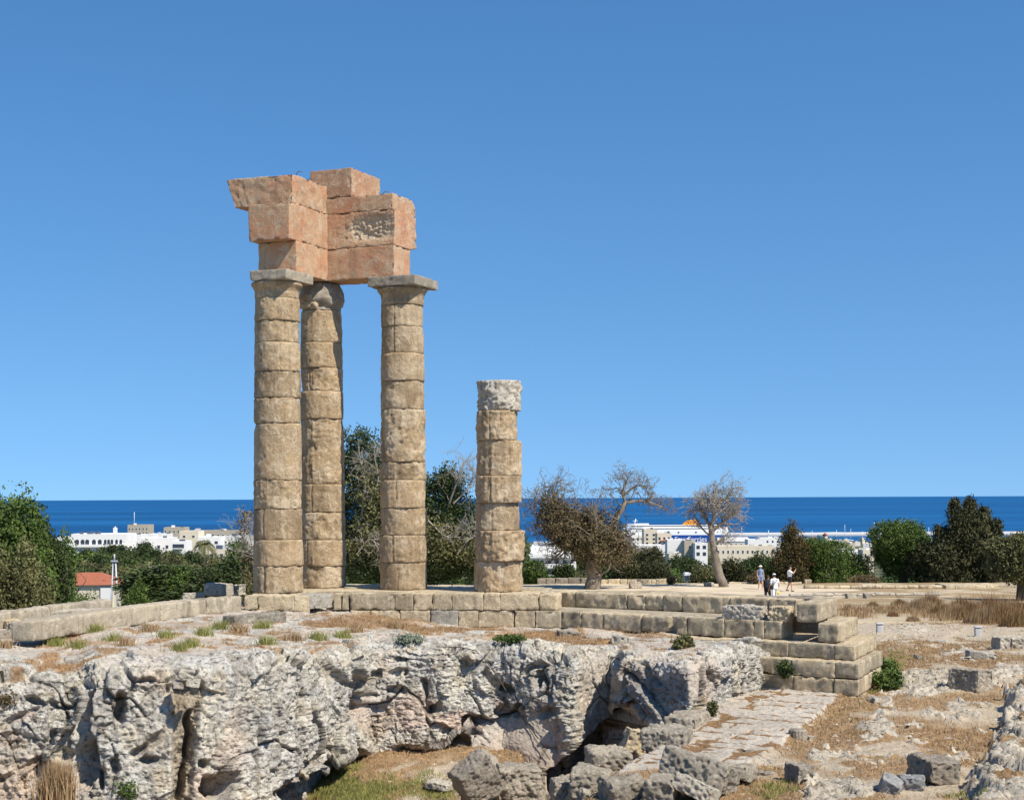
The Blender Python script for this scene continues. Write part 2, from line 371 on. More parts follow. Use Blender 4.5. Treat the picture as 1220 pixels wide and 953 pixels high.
# ------------------------------------------------------------ ground near the temple
def blob(px, py, L):
    s = np.zeros(len(px))
    for (x, y, rx, ry, a) in L:
        s = np.maximum(s, a * (1 - sm(0.6, 1.25, np.sqrt(((px - x) / rx) ** 2 + ((py - y) / ry) ** 2))))
    return s
FT = [(-80, -2.45), (60, -2.5), (66, -2.6), (100, -3.6), (108, -3.8), (118.6, -3.82), (126, -5.5), (160, -9), (250, -13.5), (300, -15.6), (400, -20), (600, -27), (900, -42), (1500, -64), (2200, -80), (2850, -83.6), (2990, -84.0), (3060, -95), (4000, -96)]
def hfar(X, Y):
    d_ = sm(-.115, -.17, np.asarray(X) / np.maximum(Y, 1)) * sm(48, 62, Y) * sm(260, 130, Y)
    return np.interp(Y, [a for a, _ in FT], [b for _, b in FT]) - 5.5 * d_
def xe(Y): return 4.3 + 0.319 * (Y - 37.4)
def xr(Y): return 9.0 + 0.42 * (Y - 41)
def xl(Y): return 6.95 + 0.38 * (Y - 24.1)
OUT = [(1105, 815, 48, 16, 1), (1055, 842, 14, 9, 1), (1048, 869, 32, 11, 1), (1006, 898, 28, 7, 1), (1000, 942, 60, 14, .8), (1135, 848, 34, 9, .8),
       (1200, 804, 30, 9, .9), (1160, 780, 26, 6, 1), (1080, 758, 40, 4, .6), (1140, 900, 12, 6, .7), (870, 915, 60, 14, .6), (1085, 747, 30, 2.5, .9),(1100, 885, 30, 5, .7),(1060,908,30,5,.7),(1175, 872, 12, 6, .5)]
def near_height(X, Y):
    p = np.stack([X, Y, np.zeros_like(X)], 1)
    pit = np.interp(Y, [20, 30, 38, 46], [-5.0, -4.3, -3.5, -3.45]) + 0.12 * fbm(p, 0.8, 3, 4)
    pit = pit - 1.0 * sm(-3.2, -6, X)
    hole = sm(0.1, 0.7, X) * sm(33.2, 34.6, Y); pit = pit * (1 - hole) + (-4.7) * hole
    mound = sm(0.4, 1.2, X) * (1 - sm(32.8, 33.9, Y)); pit = pit * (1 - mound) + (-3.0) * mound
    e = sm(-0.5, 0.35, X - xe(Y) + 0.3 * noise(p, 0.7, 9))
    base = -2.45 + .25 * sm(33, 40, Y) * sm(58, 46, Y) + 0.07 * fbm(p, 0.35, 3, 2) - 0.07 * sm(0, 0.3, X - xr(Y)) * (1 - sm(1.0, 2.2, X - xr(Y)))
    h = pit * (1 - e) + base * e
    inpave = (X > xe(Y)) & (X < xr(Y)) & (Y > 29) & (Y < 47)
    h = np.where(inpave & (e > .9), -2.41 + .24 * sm(33, 40, Y) + 0.02 * fbm(p, 0.35, 3, 2), h)
    led = sm(-0.1, 0.3, X - xl(Y) + 0.35 * fbm(p, 1.6, 4, 21)) * (1 - sm(39.0, 40.5, Y)) * sm(4, 3.2, X - xl(Y) - 6)
    w8, w9, wi, wt = wcell(p, 1.5, 8); h = h + led * (0.48 + 0.07 * ridged(p, 1.3, 4, 5) + .12 * (wi - .5) + .10 * wt - .10 * np.clip(1 - (w9 - w8) / .08, 0, 1))
    back = sm(46, 52, Y) * (1 - sm(8, 10, X)); h = h * (1 - back) + hfar(X, Y) * back
    h = np.where(Y > 58, h + (hfar(X, Y) - h) * sm(58, 65, Y), h)
    px, py = PX(np.stack([X, Y, h], 1))
    wx = px + 34 * fbm(p, 0.9, 3, 77); wy = py + 12 * fbm(p, 1.1, 3, 78)
    rk = np.clip(blob(wx, wy, OUT) * (X > xe(Y)) + 0, 0, 1)
    rk = np.where(led > 0.3, np.maximum(rk, 0.75 - 0.5 * sm(0, 0.5, noise(p, 0.6, 31))), rk)
    rkn = rk * sm(-0.35, 0.3, fbm(p, 1.2, 4, 8) + rk - 0.5)
    h = h + rkn * (0.05 + 0.07 * ridged(p, 2.6, 5, 11)) * (led < .3) * (rk > 0.1)
    w, _ = worley(p * (1, 1, 0), 3.0, 3)
    w5, _ = worley(p * (1, 1, 0), 8.0, 5); w6, w7, wi, wt = wcell(p + .1 * noise(p, 3, 2)[:, None], 2.2, 6); h = h + np.maximum(rkn, led * .5) * (0.05 * (0.4 - w) - 0.09 * np.clip(.4 - w5, 0, 1) / .4 + .12 * (wi - .5) + .12 * wt - .08 * np.clip(1 - (w7 - w6) / .1, 0, 1) + .05 * fbm(p, 7, 3, 77, .7))
    h = h + 0.026 * fbm(p, 5.0, 4, 14, .65)
    return h, wx, wy, rk, rkn, led, e
xs = np.concatenate([np.arange(-20, -4, 0.13), np.arange(-4, 14, 0.043), np.arange(14, 26.05, 0.12)]); ys = np.concatenate([np.arange(22, 25, .1), np.arange(25, 44, 0.055), np.arange(44, 66.2, 0.13)])
X, Y = np.meshgrid(xs, ys, indexing='ij'); sh = X.shape; X = X.ravel(); Y = Y.ravel()
h, px, py, rk, rkn, led, e = near_height(X, Y)
p2 = np.stack([X, Y, X * 0], 1)
nz = fbm(p2, 0.45, 4, 41)
grass = 0.52 + 0.35 * nz
grass = np.maximum(grass, blob(px, py, [(1130, 777, 95, 9, .85), (1120, 835, 70, 6, .6), (975, 868, 45, 16, .85), (1010, 850, 18, 18, .9), (1060, 810, 35, 22, .8), (935, 935, 30, 22, .85), (1130, 890, 60, 14, .75), (1190, 935, 36, 16, .7), (1150, 722, 90, 16, .9), (1020, 715, 40, 9, .7), (1085, 790, 30, 10, .8), (1170, 790, 40, 6, .8), (600, 905, 40, 26, .9), (640, 940, 20, 14, .8), (440, 935, 70, 30, .7), (500, 905, 40, 20, .6),(1030,880,20,6,.8),(1100,925,40,10,.6)]))
grass = grass * (1 - blob(px, py, [(1130, 754, 130, 8, 1.0), (1040, 745, 40, 6, .9), (1060, 895, 40, 10, .45), (1190, 850, 22, 10, .4), (1160, 760, 80, 6, .8), (820, 895, 90, 8, .9), (1000, 910, 30, 6, .5)]))
pv = ((X > xe(Y) - 0.1) & (X < xr(Y) + 0.12 * noise(p2, 2, 6)) & (Y < 47)).astype(float) * sm(29.0, 30.2, Y + 1.4 * noise(p2, 0.8, 55))
a = X * 0.921 - Y * 0.389; b = X * 0.389 + Y * 0.921
row = np.floor(b / 0.62); fr = np.abs(b / 0.62 - row - 0.0); fr = np.minimum(fr, 1 - fr) * 0.62
wn = noise(p2, 1.1, 61); jn = 1.2 * np.clip(1 - fr / 0.11, 0, 1) * sm(-0.35, 0.1, wn)
off = (np.sin(row * 12.9898) * 43758.5) % 1.0; cell = a / 1.15 + off; fc = np.abs(cell - np.round(cell)) * 1.15
jn = np.maximum(jn, 1.1 * np.clip(1 - fc / 0.07, 0, 1) * sm(-0.2, 0.15, noise(p2, 1.7, 66)))
jn = np.maximum(jn, 0.9 * sm(0.35, 0.7, noise(p2, 1.3, 71)) * sm(36, 33, Y))
jn = np.maximum(jn, blob(px, py, [(905, 822, 10, 5, 1), (895, 832, 14, 5, 1), (855, 858, 16, 6, .9), (825, 888, 25, 5, .9), (905, 893, 30, 6, .8)]))
h = h - 0.03 * np.clip(jn, 0, 1) * pv
moss = blob(px, py, [(420, 945, 55, 16, .75), (500, 935, 40, 14, .45), (590, 882, 14, 6, .8), (400, 920, 25, 12, .75), (1055, 800, 22, 18, .4), (930, 940, 22, 10, .5), (1150, 950, 20, 5, .5)])
k = np.arange(sh[0] * sh[1]).reshape(sh)
Q = np.stack([k[:-1, :-1], k[1:, :-1], k[1:, 1:], k[:-1, 1:]], -1).reshape(-1, 4)
struct(mk('ground', np.stack([X, Y, h], 1), Q, M['ground'], attrs=dict(grass=np.clip(grass, 0, 1), rock=rkn * 1.1, moss=moss, pave=pv, joint=jn)))
GX, GY, GH = xs, ys, h.reshape(sh)
_A = (np.gradient(xs)[:, None] * np.gradient(ys)[None]).ravel()
NG = dict(A=_A, X=X, Y=Y, h=h, grass=np.clip(grass, 0, 1), rk=rkn, pv=pv, px=px, py=py, jn=jn, moss=moss)
def ground_z(x, y):
    if x < -19.9 or x > 25.9 or y < 22.1 or y > 66: return float(hfar(x, y))
    i = max(0, int(np.searchsorted(GX, x)) - 1); j = int(np.searchsorted(GY, y)) - 1
    return float(GH[min(i, sh[0] - 1), max(0, j)])

# far terrain: terrace, hillside, town plain (one sheet out to the shore)
yy = np.concatenate([[-80, -40, 0, 15, 21.9, 23], np.arange(25, 65, 2.0), [65.6, 66.6], np.arange(68, 150, 0.8), np.geomspace(150, 4000, 220)])
aa = np.linspace(-1, 1, 321)
Yg, Ag = np.meshgrid(yy, aa, indexing='ij'); sh2 = Yg.shape
Xg = Ag * np.where(Yg < 66, 70, 70 + (Yg - 66) * 0.8); Yg = Yg.ravel(); Xg = Xg.ravel()
Z = hfar(Xg, Yg); p3 = np.stack([Xg, Yg, Xg * 0], 1)
Z = Z + 0.12 * fbm(p3, 0.12, 3, 3) * sm(66, 75, Yg) * (Yg < 119) * 0.6 + 1.2 * noise(p3, 0.02, 5) * sm(140, 220, Yg) * sm(2600, 2000, Yg)
under = (Yg > 22.5) & (Yg < 65.7) & (Xg > -19.5) & (Xg < 25.5); Z = np.where(under, Z - 3.6, Z)
px, py = PX(np.where(p3[:, 1:2] > 1, np.stack([Xg, Yg, Z], 1), [[0, 1, 0]]))
sand = sm(90, 98, Yg) * sm(121, 119, Yg) * sm(1000, 970, px + 90 * noise(p3, .12, 9)) * sm(300, 330, px) + 0.75 * sm(0.0, 0.5, noise(p3, 0.11, 8)) * (Yg < 120)
sand = np.maximum(sand, ((Yg > 62) & (Yg < 75) & (px > 990)) * 0.7)
gr = np.where(Yg < 121, 1 - np.clip(sand, 0, 1), 0) * sm(60, 66, Yg)
gr = np.maximum(gr, (Yg < 62) * 0.8)
k = np.arange(sh2[0] * sh2[1]).reshape(sh2)
Q = np.stack([k[:-1, :-1], k[:-1, 1:], k[1:, 1:], k[1:, :-1]], -1).reshape(-1, 4)
struct(mk('terrain', np.stack([Xg, Yg, Z], 1), Q, M['far'], attrs=dict(sand=np.clip(sand, 0, 1), grass=gr)))
def terr_z(x, y): return float(hfar(x, y))
# sea
m, t, b = nmat('sea_water', 0.55, 0.12); n = N(t); v = n.vec(rand=False)
f = n.noise(n.vec(rand=False, scale=(0.3, 1, 1)), 0.02, 8, 0.6); f2 = n.noise(n.vec(rand=False, scale=(0.25, 1, 1)), 0.0012, 8, .6)
c = n.mix(n.ramp(f2, [(.38, 0), (.62, 1)]), (0.004, 0.058, 0.17), (0.008, 0.10, 0.26)); c = n.mix(n.ramp(f, [(0.45, 0), (0.7, 0.35)]), c, (0.012, 0.12, 0.30))
n.l(c, b.inputs['Base Color']); n.bump(f, b, 0.5, 2.0)
xs_ = np.linspace(-60000, 60000, 25); ys_ = np.concatenate([np.linspace(2500, 8000, 12), np.linspace(12000, 100000, 23)])
Xs, Ys = np.meshgrid(xs_, ys_, indexing='ij'); k = np.arange(Xs.size).reshape(Xs.shape)
Q = np.stack([k[:-1, :-1], k[1:, :-1], k[1:, 1:], k[:-1, 1:]], -1).reshape(-1, 4)
struct(mk('sea', np.stack([Xs.ravel(), Ys.ravel(), np.full(Xs.size, -85.0)], 1), Q, m))

# ------------------------------------------------------------ the rock: plateau, cliff face, niche, cut mass beside the steps
# stations: px, py, z of the rim; floor z; back point (plan) of the plateau and its z
S = [(-420, 800, -.7, -5.4, -20, 34, -.4), (-120, 800, -.7, -5.4, -15, 37, -.4), (0, 797, -.72, -5.4, -12.6, 39.8, -.45), (94, 797, -.75, -5.2, -11.9, 42.5, -.40), (107, 792, -.6, -5.2, -11.5, 43.6, -.36), (240, 787, -.6, -5.0, -9.6, 48, -.36),
     (330, 778, -.6, -4.8, -7.0, 48.5, -.42), (400, 768, -.65, -4.2, -5.0, 48.5, -.5), (440, 761, -.7, -4.0, -4.2, 48.5, -.6), (520, 766, -.8, -4.0, -2.4, 48.5, -.9), (600, 768, -.95, -4.2, -0.4, 48.5, -1.02), (650, 773, -1.0, -5.0, 1.0, 48, -1.03),
     (682, 778, -1.05, -5.0, 2.2, 47.5, -1.03), (691, 774, -1.05, -5.0, 2.5, 47.5, -1.03), (712, 772, -1.05, -5.0, 2.9, 47, -1.03), (735, 771, -1.05, -5.0, 3.4, 47, -1.03), (741, 778, -1.0, -5.0, 3.8, 46.7, -1.03), (800, 783, -1.0, -4.8, 4.9, 46, -1.03),
     (818, 787, -1.02, -3.2, 5.2, 46, -1.03), (845, 778, -1.0, -2.7, 5.6, 45.5, -1.03), (872, 770, -1.0, -2.7, 6.0, 45.2, -1.03), (897, 764, -1.0, -2.7, 6.4, 45, -1.03), (902, 759, -1.0, -2.7, 6.5, 44.9, -1.03)]
rim = np.array([G(a, b_, c_) for (a, b_, c_, *_) in S]); flo = np.array([s[3] for s in S]); bk = np.array([[s[4], s[5], s[6]] for s in S])
L = np.concatenate([[0], np.cumsum(np.linalg.norm(np.diff(rim[:, :2], axis=0), axis=1))])
# sample density: coarse off-screen, fine where seen
s_off = np.linspace(L[0], L[2], 90, endpoint=False); NSv = 1150
sv = np.concatenate([s_off, np.linspace(L[2], L[-1], NSv)])
def interp(s, A): return np.stack([np.interp(s, L, A[:, k_]) for k_ in range(A.shape[1])], 1)
def smooth(A, w):
    ker = np.exp(-np.linspace(-2, 2, 2 * w + 1) ** 2); ker /= ker.sum(); B = np.pad(A, ((w, w), (0, 0)), mode='edge')
    return np.stack([np.convolve(B[:, k_], ker, 'valid') for k_ in range(A.shape[1])], 1)
R_ = smooth(interp(sv, rim), 20); B_ = smooth(interp(sv, bk), 9); FLO = np.interp(sv, L, flo)
d = np.gradient(R_[:, :2], axis=0); d = smooth(d, 16); d /= np.linalg.norm(d, axis=1)[:, None]; nrm = np.stack([d[:, 1], -d[:, 0]], 1)
spx, spy = PX(R_)
tp = 1 - np.linspace(1, 0, 210, endpoint=False) ** 1.6       # plateau 0 back .. 1 rim (dense at rim)
tf = np.linspace(0, 1, 270)                                     # face
ns = len(sv)
Vp = B_[:, None] + (R_ - B_)[:, None] * tp[None, :, None]
dist = np.linalg.norm((R_ - B_)[:, None, :2] * (1 - tp)[None, :, None], axis=2)
rnd = 0.2 + 0.12 * noise(np.stack([sv, sv * 0, sv * 0], 1), 0.5, 3)
Vp[..., 2] -= (0.12 * np.exp(-dist / rnd[:, None] ** 1.0))
H = (R_[:, 2] - 0.12 - FLO)
tau = tf ** 1.0
lean = np.interp(spx, [-400, 94, 104, 250, 400, 480, 560, 600, 660, 700, 740, 800, 820, 900], [.9, .9, .45, .5, .2, .1, .05, .12, .15, .1, -.1, -.3, .1, .1])
outo = (0.22 * np.sqrt(np.clip(tau / 0.07, 0, 1)))[None, :] * 0.9 + lean[:, None] * tau[None, :]
Vf = np.zeros((ns, len(tf), 3)); Vf[..., 2] = R_[:, None, 2] - 0.12 - H[:, None] * tau[None, :]
lipx = [-400, 300, 340, 400, 430, 450, 480, 520, 545, 560, 562, 620, 735, 742, 760, 780, 800, 815]
lipy = [2000, 990, 940, 906, 893, 898, 884, 886, 878, 870, 2000, 2000, 2000, 832, 850, 862, 870, 2000]
Vf[..., :2] = R_[:, None, :2] + nrm[:, None] * outo[..., None]
fpx, fpy = PX(Vf.reshape(-1, 3)); lp = np.interp(fpx, lipx, lipy) + 5 * noise(np.stack([fpx / 25, fpx * 0, fpx * 0], 1), 1, 3)
und = sm(0, 14, fpy - lp).reshape(ns, -1); outo = outo - und * 0.95
Vf[..., :2] = R_[:, None, :2] + nrm[:, None] * outo[..., None]
V = np.concatenate([Vp, Vf[:, 1:]], 1); nt_ = V.shape[1]
du = np.gradient(V, axis=0); dv = np.gradient(V, axis=1); nn = np.cross(dv, du); nn /= np.maximum(np.linalg.norm(nn, axis=2), 1e-9)[..., None]
flip = np.where((nn[..., 2] * 0.5 - nn[..., 1]) < -0.2, -1, 1)
if (nn[:, 50, 2] < 0).mean() > .5: nn = -nn
V = V.reshape(-1, 3); nn = nn.reshape(-1, 3); px, py = PX(V)
isface = np.zeros((ns, nt_), bool); isface[:, len(tp):] = True; isface = isface.ravel()
rimw = np.concatenate([np.exp(-dist / 0.9), np.ones((ns, len(tf) - 1))], 1).ravel()      # 1 on the face, fades onto the plateau
fade = np.concatenate([np.clip((1 - tp)[None] * 0 + tp[None] * 12, 0, 1) * np.ones((ns, 1)), np.ones((ns, len(tf) - 1))], 1).ravel()
smo = np.maximum(blob(px, py, [(612, 915, 60, 60, 1), (585, 950, 40, 40, 1), (645, 905, 30, 60, 1)]), 0.6 * blob(px, py, [(712, 840, 26, 80, 1)])) * isface
smo = np.maximum(smo, 0.8 * blob(px, py, [(830, 810, 14, 35, 1)]))
amp = rimw * (1 - 0.8 * smo)
Vw = V + 0.25 * np.stack([noise(V, 1.3, 1), noise(V, 1.3, 2), noise(V, 1.3, 3)], 1)
Vt = (Vw @ rotm(0, .35, .2).T) * (1, 1, .6)
D = 0.18 * fbm(V * (1, 1, 0.5), 0.45, 3, 1) - 0.0 + 0.05 * fbm(V * (1, 1, .8), 2.2, 4, 5, .6)
c1_, c2_, ci, ct = wcell(Vt, 0.95, 3); D += 0.26 * (ci - .5) + 0.20 * ct; md = .18 + .6 * sm(-.15, .35, noise(V, .33, 19)); crk = np.clip(1 - (c2_ - c1_) / .05, 0, 1) * sm(-.1, .35, noise(V, .7, 12)); D -= .12 * crk
e1_, e2_, ei, et = wcell(Vt + .1 * noise(V, 4, 6)[:, None], 2.7, 5); D += md * (0.08 * (ei - .5) + 0.12 * et); crk2 = np.clip(1 - (e2_ - e1_) / .07, 0, 1) * sm(0, .4, noise(V, .9, 14)); D -= .05 * crk2
g1_, g2_, gi, gt = wcell(V, 7.5, 7); D += (.4 + .6 * md) * (0.035 * (gi - .5) + 0.05 * gt)
w3, _ = worley(V * (1, 1, 1.2), 10.0, 8); D -= 0.05 * np.clip(0.36 - w3, 0, 1) / 0.36 * sm(-0.1, 0.4, noise(V, 1.1, 15))
D += 0.028 * fbm(V, 8.0, 3, 6, .65)
D = D * (0.16 + 0.84 * amp)
# bigger strata shelves
D += amp * 0.0 * np.clip(noise(V @ rotm(0, 0.6, 0).T * (0.7, 0.7, 2.0), 1.0, 33), -0.5, 0.6) * (px < 500)
# caves: px, py, rx, ry, depth
CV = [(430, 828, 13, 32, 1.1), (104, 905, 13, 34, .8), (141, 845, 7, 22, .5), (138, 913, 7, 10, .3), (265, 938, 24, 17, .8), (245, 912, 10, 8, .3), (218, 803, 14, 5, .5), (118, 930, 5, 16, .5),
      (522, 846, 18, 8, .6), (566, 862, 14, 12, .7), (597, 848, 8, 8, .35), (607, 822, 8, 6, .4), (642, 810, 6, 12, .4), (475, 785, 9, 6, .22), (476, 802, 10, 6, .22), (470, 822, 16, 6, .25), (655, 850, 8, 6, .3), (505, 822, 6, 14, .3),
      (755, 872, 16, 24, .8), (390, 880, 6, 8, .3), (155, 790, 12, 6, .2), (200, 820, 5, 8, .2), (358, 832, 4, 10, .2), (745, 812, 4, 20, .3), (180, 905, 12, 4, .25), (420, 795, 5, 6, .15), (40, 835, 13, 6, .3), (30, 900, 60, 26, .25), (66, 875, 8, 8, .2)]
cave = np.zeros(len(V))
tr = sm(-4, 4, py + 6 * noise(V, 2, 44) - np.interp(px, [650, 735, 760], [926, 846, 830])) * sm(656, 661, px) * sm(762, 748, px) * isface; smo = smo * (1 - tr)
wob = 1 + 0.35 * fbm(V, 3.0, 3, 50)
cwx = px + 6 * fbm(V, 1.4, 3, 60); cwy = py + 5 * fbm(V, 1.4, 3, 61)
for (x, y, rx, ry, dp) in CV:
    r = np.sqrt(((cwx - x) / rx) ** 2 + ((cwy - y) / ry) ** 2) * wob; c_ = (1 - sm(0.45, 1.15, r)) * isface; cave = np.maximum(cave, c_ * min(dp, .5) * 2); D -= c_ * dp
def seg(px, py, pts, w):
    best = np.full(len(px), 99.0)
    for (x0, y0), (x1, y1) in zip(pts[:-1], pts[1:]):
        t_ = np.clip(((px - x0) * (x1 - x0) + (py - y0) * (y1 - y0)) / ((x1 - x0) ** 2 + (y1 - y0) ** 2), 0, 1)
        best = np.minimum(best, np.hypot(px - x0 - t_ * (x1 - x0), py - y0 - t_ * (y1 - y0)))
    return np.clip(1 - best / w, 0, 1)
D += .32 * blob(px, py, [(612, 925, 56, 62, 1)]) * isface * (px < 661)
CRK = [([(228, 848), (224, 900), (214, 953)], 4, .6), ([(106, 795), (100, 830), (92, 880), (90, 935)], 7, .75), ([(352, 780), (362, 800), (360, 850)], 3, .2), ([(390, 790), (405, 815), (440, 812), (452, 800)], 3, .2), ([(160, 900), (200, 870), (205, 850)], 3, .2), ([(0, 930), (30, 915), (65, 895), (70, 870)], 3, .25),
       ([(330, 945), (370, 915), (400, 895)], 4, .3), ([(735, 780), (733, 810), (742, 850), (760, 880)], 4, .35), ([(765, 785), (772, 805), (785, 812)], 2.5, .15), ([(745, 825), (760, 838), (775, 850)], 2.5, .15), ([(0, 865), (25, 850), (60, 836), (75, 840)], 2.5, .15), ([(580, 800), (600, 830), (612, 850)], 3, .2), ([(630, 800), (645, 790)], 3, .3), ([(850, 800), (858, 815), (875, 800)], 2, .1)]
wx = px + 5 * noise(V, 2.5, 70); wy = py + 5 * noise(V, 2.5, 71)
for pts, w, dp in CRK:
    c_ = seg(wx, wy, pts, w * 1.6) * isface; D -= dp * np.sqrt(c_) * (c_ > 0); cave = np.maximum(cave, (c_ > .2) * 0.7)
# sunken fill between the two big faces, left mass set back
inf = sm(202, 210, px) * sm(246, 236, px + (py - 850) * 0.12) * sm(808, 818, py) * isface
D -= 0.28 * inf
V2 = V + nn * (D * fade)[:, None] + np.stack([-.15 * tr, 1.9 * tr, 0 * tr], 1)
V2[:, 2] += (~isface) * (1 - rimw) * fade * (0.05 * fbm(V, 0.8, 3, 90) + 0.03 * np.floor(3 * noise(V, 0.5, 91)) / 1.5)
pxx, pyy = PX(V2)
pink = blob(wx, wy, [(490, 848, 34, 24, .75), (450, 855, 16, 26, .5), (545, 860, 26, 12, .8), (566, 866, 12, 12, .8), (30, 935, 60, 34, .6), (10, 880, 20, 14, .5), (28, 853, 14, 8, .7), (250, 935, 26, 20, .7), (282, 880, 12, 46, .4), (268, 900, 10, 20, .35), (755, 800, 18, 16, .45), (760, 845, 24, 14, .5), (782, 790, 30, 14, .3), (850, 810, 8, 30, .35), (460, 790, 12, 20, .3), (700, 830, 6, 20, .3), (600, 835, 10, 12, .4), (180, 800, 20, 30, .25)])
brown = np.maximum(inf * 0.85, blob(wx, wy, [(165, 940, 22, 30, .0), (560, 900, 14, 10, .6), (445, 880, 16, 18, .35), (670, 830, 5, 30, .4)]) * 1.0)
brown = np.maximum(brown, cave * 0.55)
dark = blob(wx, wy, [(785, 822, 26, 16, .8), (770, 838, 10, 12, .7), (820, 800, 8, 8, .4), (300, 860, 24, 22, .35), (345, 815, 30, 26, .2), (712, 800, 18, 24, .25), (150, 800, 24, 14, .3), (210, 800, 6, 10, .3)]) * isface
soil = blob(px + 9 * noise(V, 1.5, 80), py + 3 * noise(V, 1.5, 81), [(70, 793, 32, 6, 1), (60, 782, 14, 9, .9), (18, 803, 10, 5, .8), (130, 776, 15, 3.5, .8), (370, 772, 30, 3, .7), (395, 766, 38, 2.6, .8), (395, 742, 40, 5, 1), (450, 745, 60, 5, 1), (540, 750, 80, 4.5, 1), (650, 757, 60, 5, 1), (700, 765, 40, 5, 1), (770, 757, 30, 3, .7), (330, 772, 16, 2, .7), (100, 765, 60, 3, .6), (220, 745, 40, 4, .4), (480, 735, 90, 8, .9), (600, 760, 60, 2.5, .5), (290, 772, 14, 2, .6), (20, 725, 40, 5, .5), (180, 718, 70, 6, .7), (250, 712, 50, 5, .8)]) * (~isface)
soil = np.maximum(soil, 0.9 * sm(0.28, 0.6, fbm(V, 1.6, 4, 95)) * (~isface) * sm(0.75, 0.4, rimw))
plat = (~isface) * sm(0.55, 0.2, rimw); smo = np.maximum(smo, plat * 0.75 * sm(-0.25, 0.15, noise(V, 0.5, 99)))
k = np.arange(ns * nt_).reshape(ns, nt_)
Q = np.stack([k[:-1, :-1], k[:-1, 1:], k[1:, 1:], k[1:, :-1]], -1).reshape(-1, 4)
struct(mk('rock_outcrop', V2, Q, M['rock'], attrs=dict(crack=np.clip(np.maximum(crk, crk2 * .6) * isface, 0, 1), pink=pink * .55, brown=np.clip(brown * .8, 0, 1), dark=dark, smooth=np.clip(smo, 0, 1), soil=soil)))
ROCKV = V2.reshape(ns, nt_, 3); ROCKP = np.stack([pxx, pyy], 1).reshape(ns, nt_, 2)[:, :len(tp)]
def rock_at(px_, py_):
    """point of the rock top seen at px,py"""
    q = ROCKP; d_ = (q[..., 0] - px_) ** 2 + ((q[..., 1] - py_) * 2) ** 2; i = np.unravel_index(np.argmin(d_), d_.shape); return ROCKV[i[0], i[1]]

# ------------------------------------------------------------ temple: columns
def drum(z0, z1, r0, r1, c, seed, rough=0.012, grooves=(), chip=0.5, nth=150):
    hgt = z1 - z0; nz_ = max(8, int(hgt / 0.035)); g = 0.022
    tz = np.concatenate([[0, 0.004], np.linspace(0.03, hgt - 0.03, nz_), [hgt - 0.004, hgt]])
    ins = np.concatenate([[0.045, 0.010], np.zeros(nz_), [0.010, 0.045]])
    th = np.arange(nth) * 2 * math.pi / nth; T, Zz = np.meshgrid(th, tz); I = np.repeat(ins[:, None], nth, 1)
    rr = r0 + (r1 - r0) * Zz / hgt
    base = np.stack([np.cos(T) * rr, np.sin(T) * rr, Zz + z0], -1).reshape(-1, 3)
    q = base + np.array([seed * 1.7, 0, 0])
    dd = rough * .8 * fbm(q, 3.4, 5, seed, 0.65) - rough * 0.9 * np.clip(noise(q, 9, seed), 0, 1) - .02 * np.clip(.3 - worley(q, 5.5, seed)[0], 0, 1) / .3
    dd = dd - 0.05 * chip * sm(0.25, 0.7, noise(q, 2.0, seed + 9)) * sm(0.22, 0.0, np.minimum(Zz, hgt - Zz).ravel()) - .035 * sm(.0, .5, noise(q, 4.5, seed + 29)) * sm(.07, 0.0, np.minimum(Zz, hgt - Zz).ravel())
    dd = dd - 0.035 * chip * sm(0.35, 0.5, noise(q, 1.3, seed + 19))
    for (a0, za, zb) in grooves:
        da = np.abs((T.ravel() - a0 + math.pi + 0.03 * noise(q, 3, seed)) % (2 * math.pi) - math.pi) * r0
        dd = dd - 0.03 * (1 - sm(0.008, 0.03, da)) * ((Zz.ravel() >= za * hgt) & (Zz.ravel() <= zb * hgt))
    rad = (rr - I).ravel() + dd
    V = np.stack([c[0] + np.cos(T.ravel()) * rad, c[1] + np.sin(T.ravel()) * rad, base[:, 2]], 1)
    n_, m_ = T.shape; k = np.arange(n_ * m_).reshape(n_, m_); k2 = np.roll(k, -1, 1)
    Q = np.stack([k[:-1], k2[:-1], k2[1:], k[1:]], -1).reshape(-1, 4)
    V = np.concatenate([V, [[c[0], c[1], z0]], [[c[0], c[1], z1]]]); a = len(V) - 2
    tri = np.concatenate([np.stack([k2[0], k[0], np.full(m_, a)], 1), np.stack([k[-1], k2[-1], np.full(m_, a + 1)], 1)])
    fm = sm(.0, .35, noise(q, .9, seed + 41) + (.25 if rough > .025 else -.12)); dd = dd - .022 * np.abs(np.sin(T.ravel() * 10)) ** .6 * fm
    rad = (rr - I).ravel() + dd
    V = np.stack([c[0] + np.cos(T.ravel()) * rad, c[1] + np.sin(T.ravel()) * rad, base[:, 2]], 1); V = np.concatenate([V, [[c[0], c[1], z0]], [[c[0], c[1], z1]]])
    worn = np.clip(sm(0.05, 0.4, noise(q, 1.3, seed + 5)) * (.8 if rough > .02 else .35), 0, 1); worn = np.concatenate([worn, [0, 0]])
    return V, [Q, tri], worn
U = np.array([0.921, -0.389, 0]); VV = np.array([0.389, 0.921, 0]); ZZ = np.array([0, 0, 1.0])
CA = np.array([-7.07, 46.9, 0]); CB = np.array([-6.03, 49.36, 0]); CC = np.array([-3.38, 48.24, 0]); CD = np.array([-0.41, 46.99, 0])
def ztop(c, y): return float(E + ((HY + 0.0045 * (610 - PX(c)[0])) - y) / F * c[1])
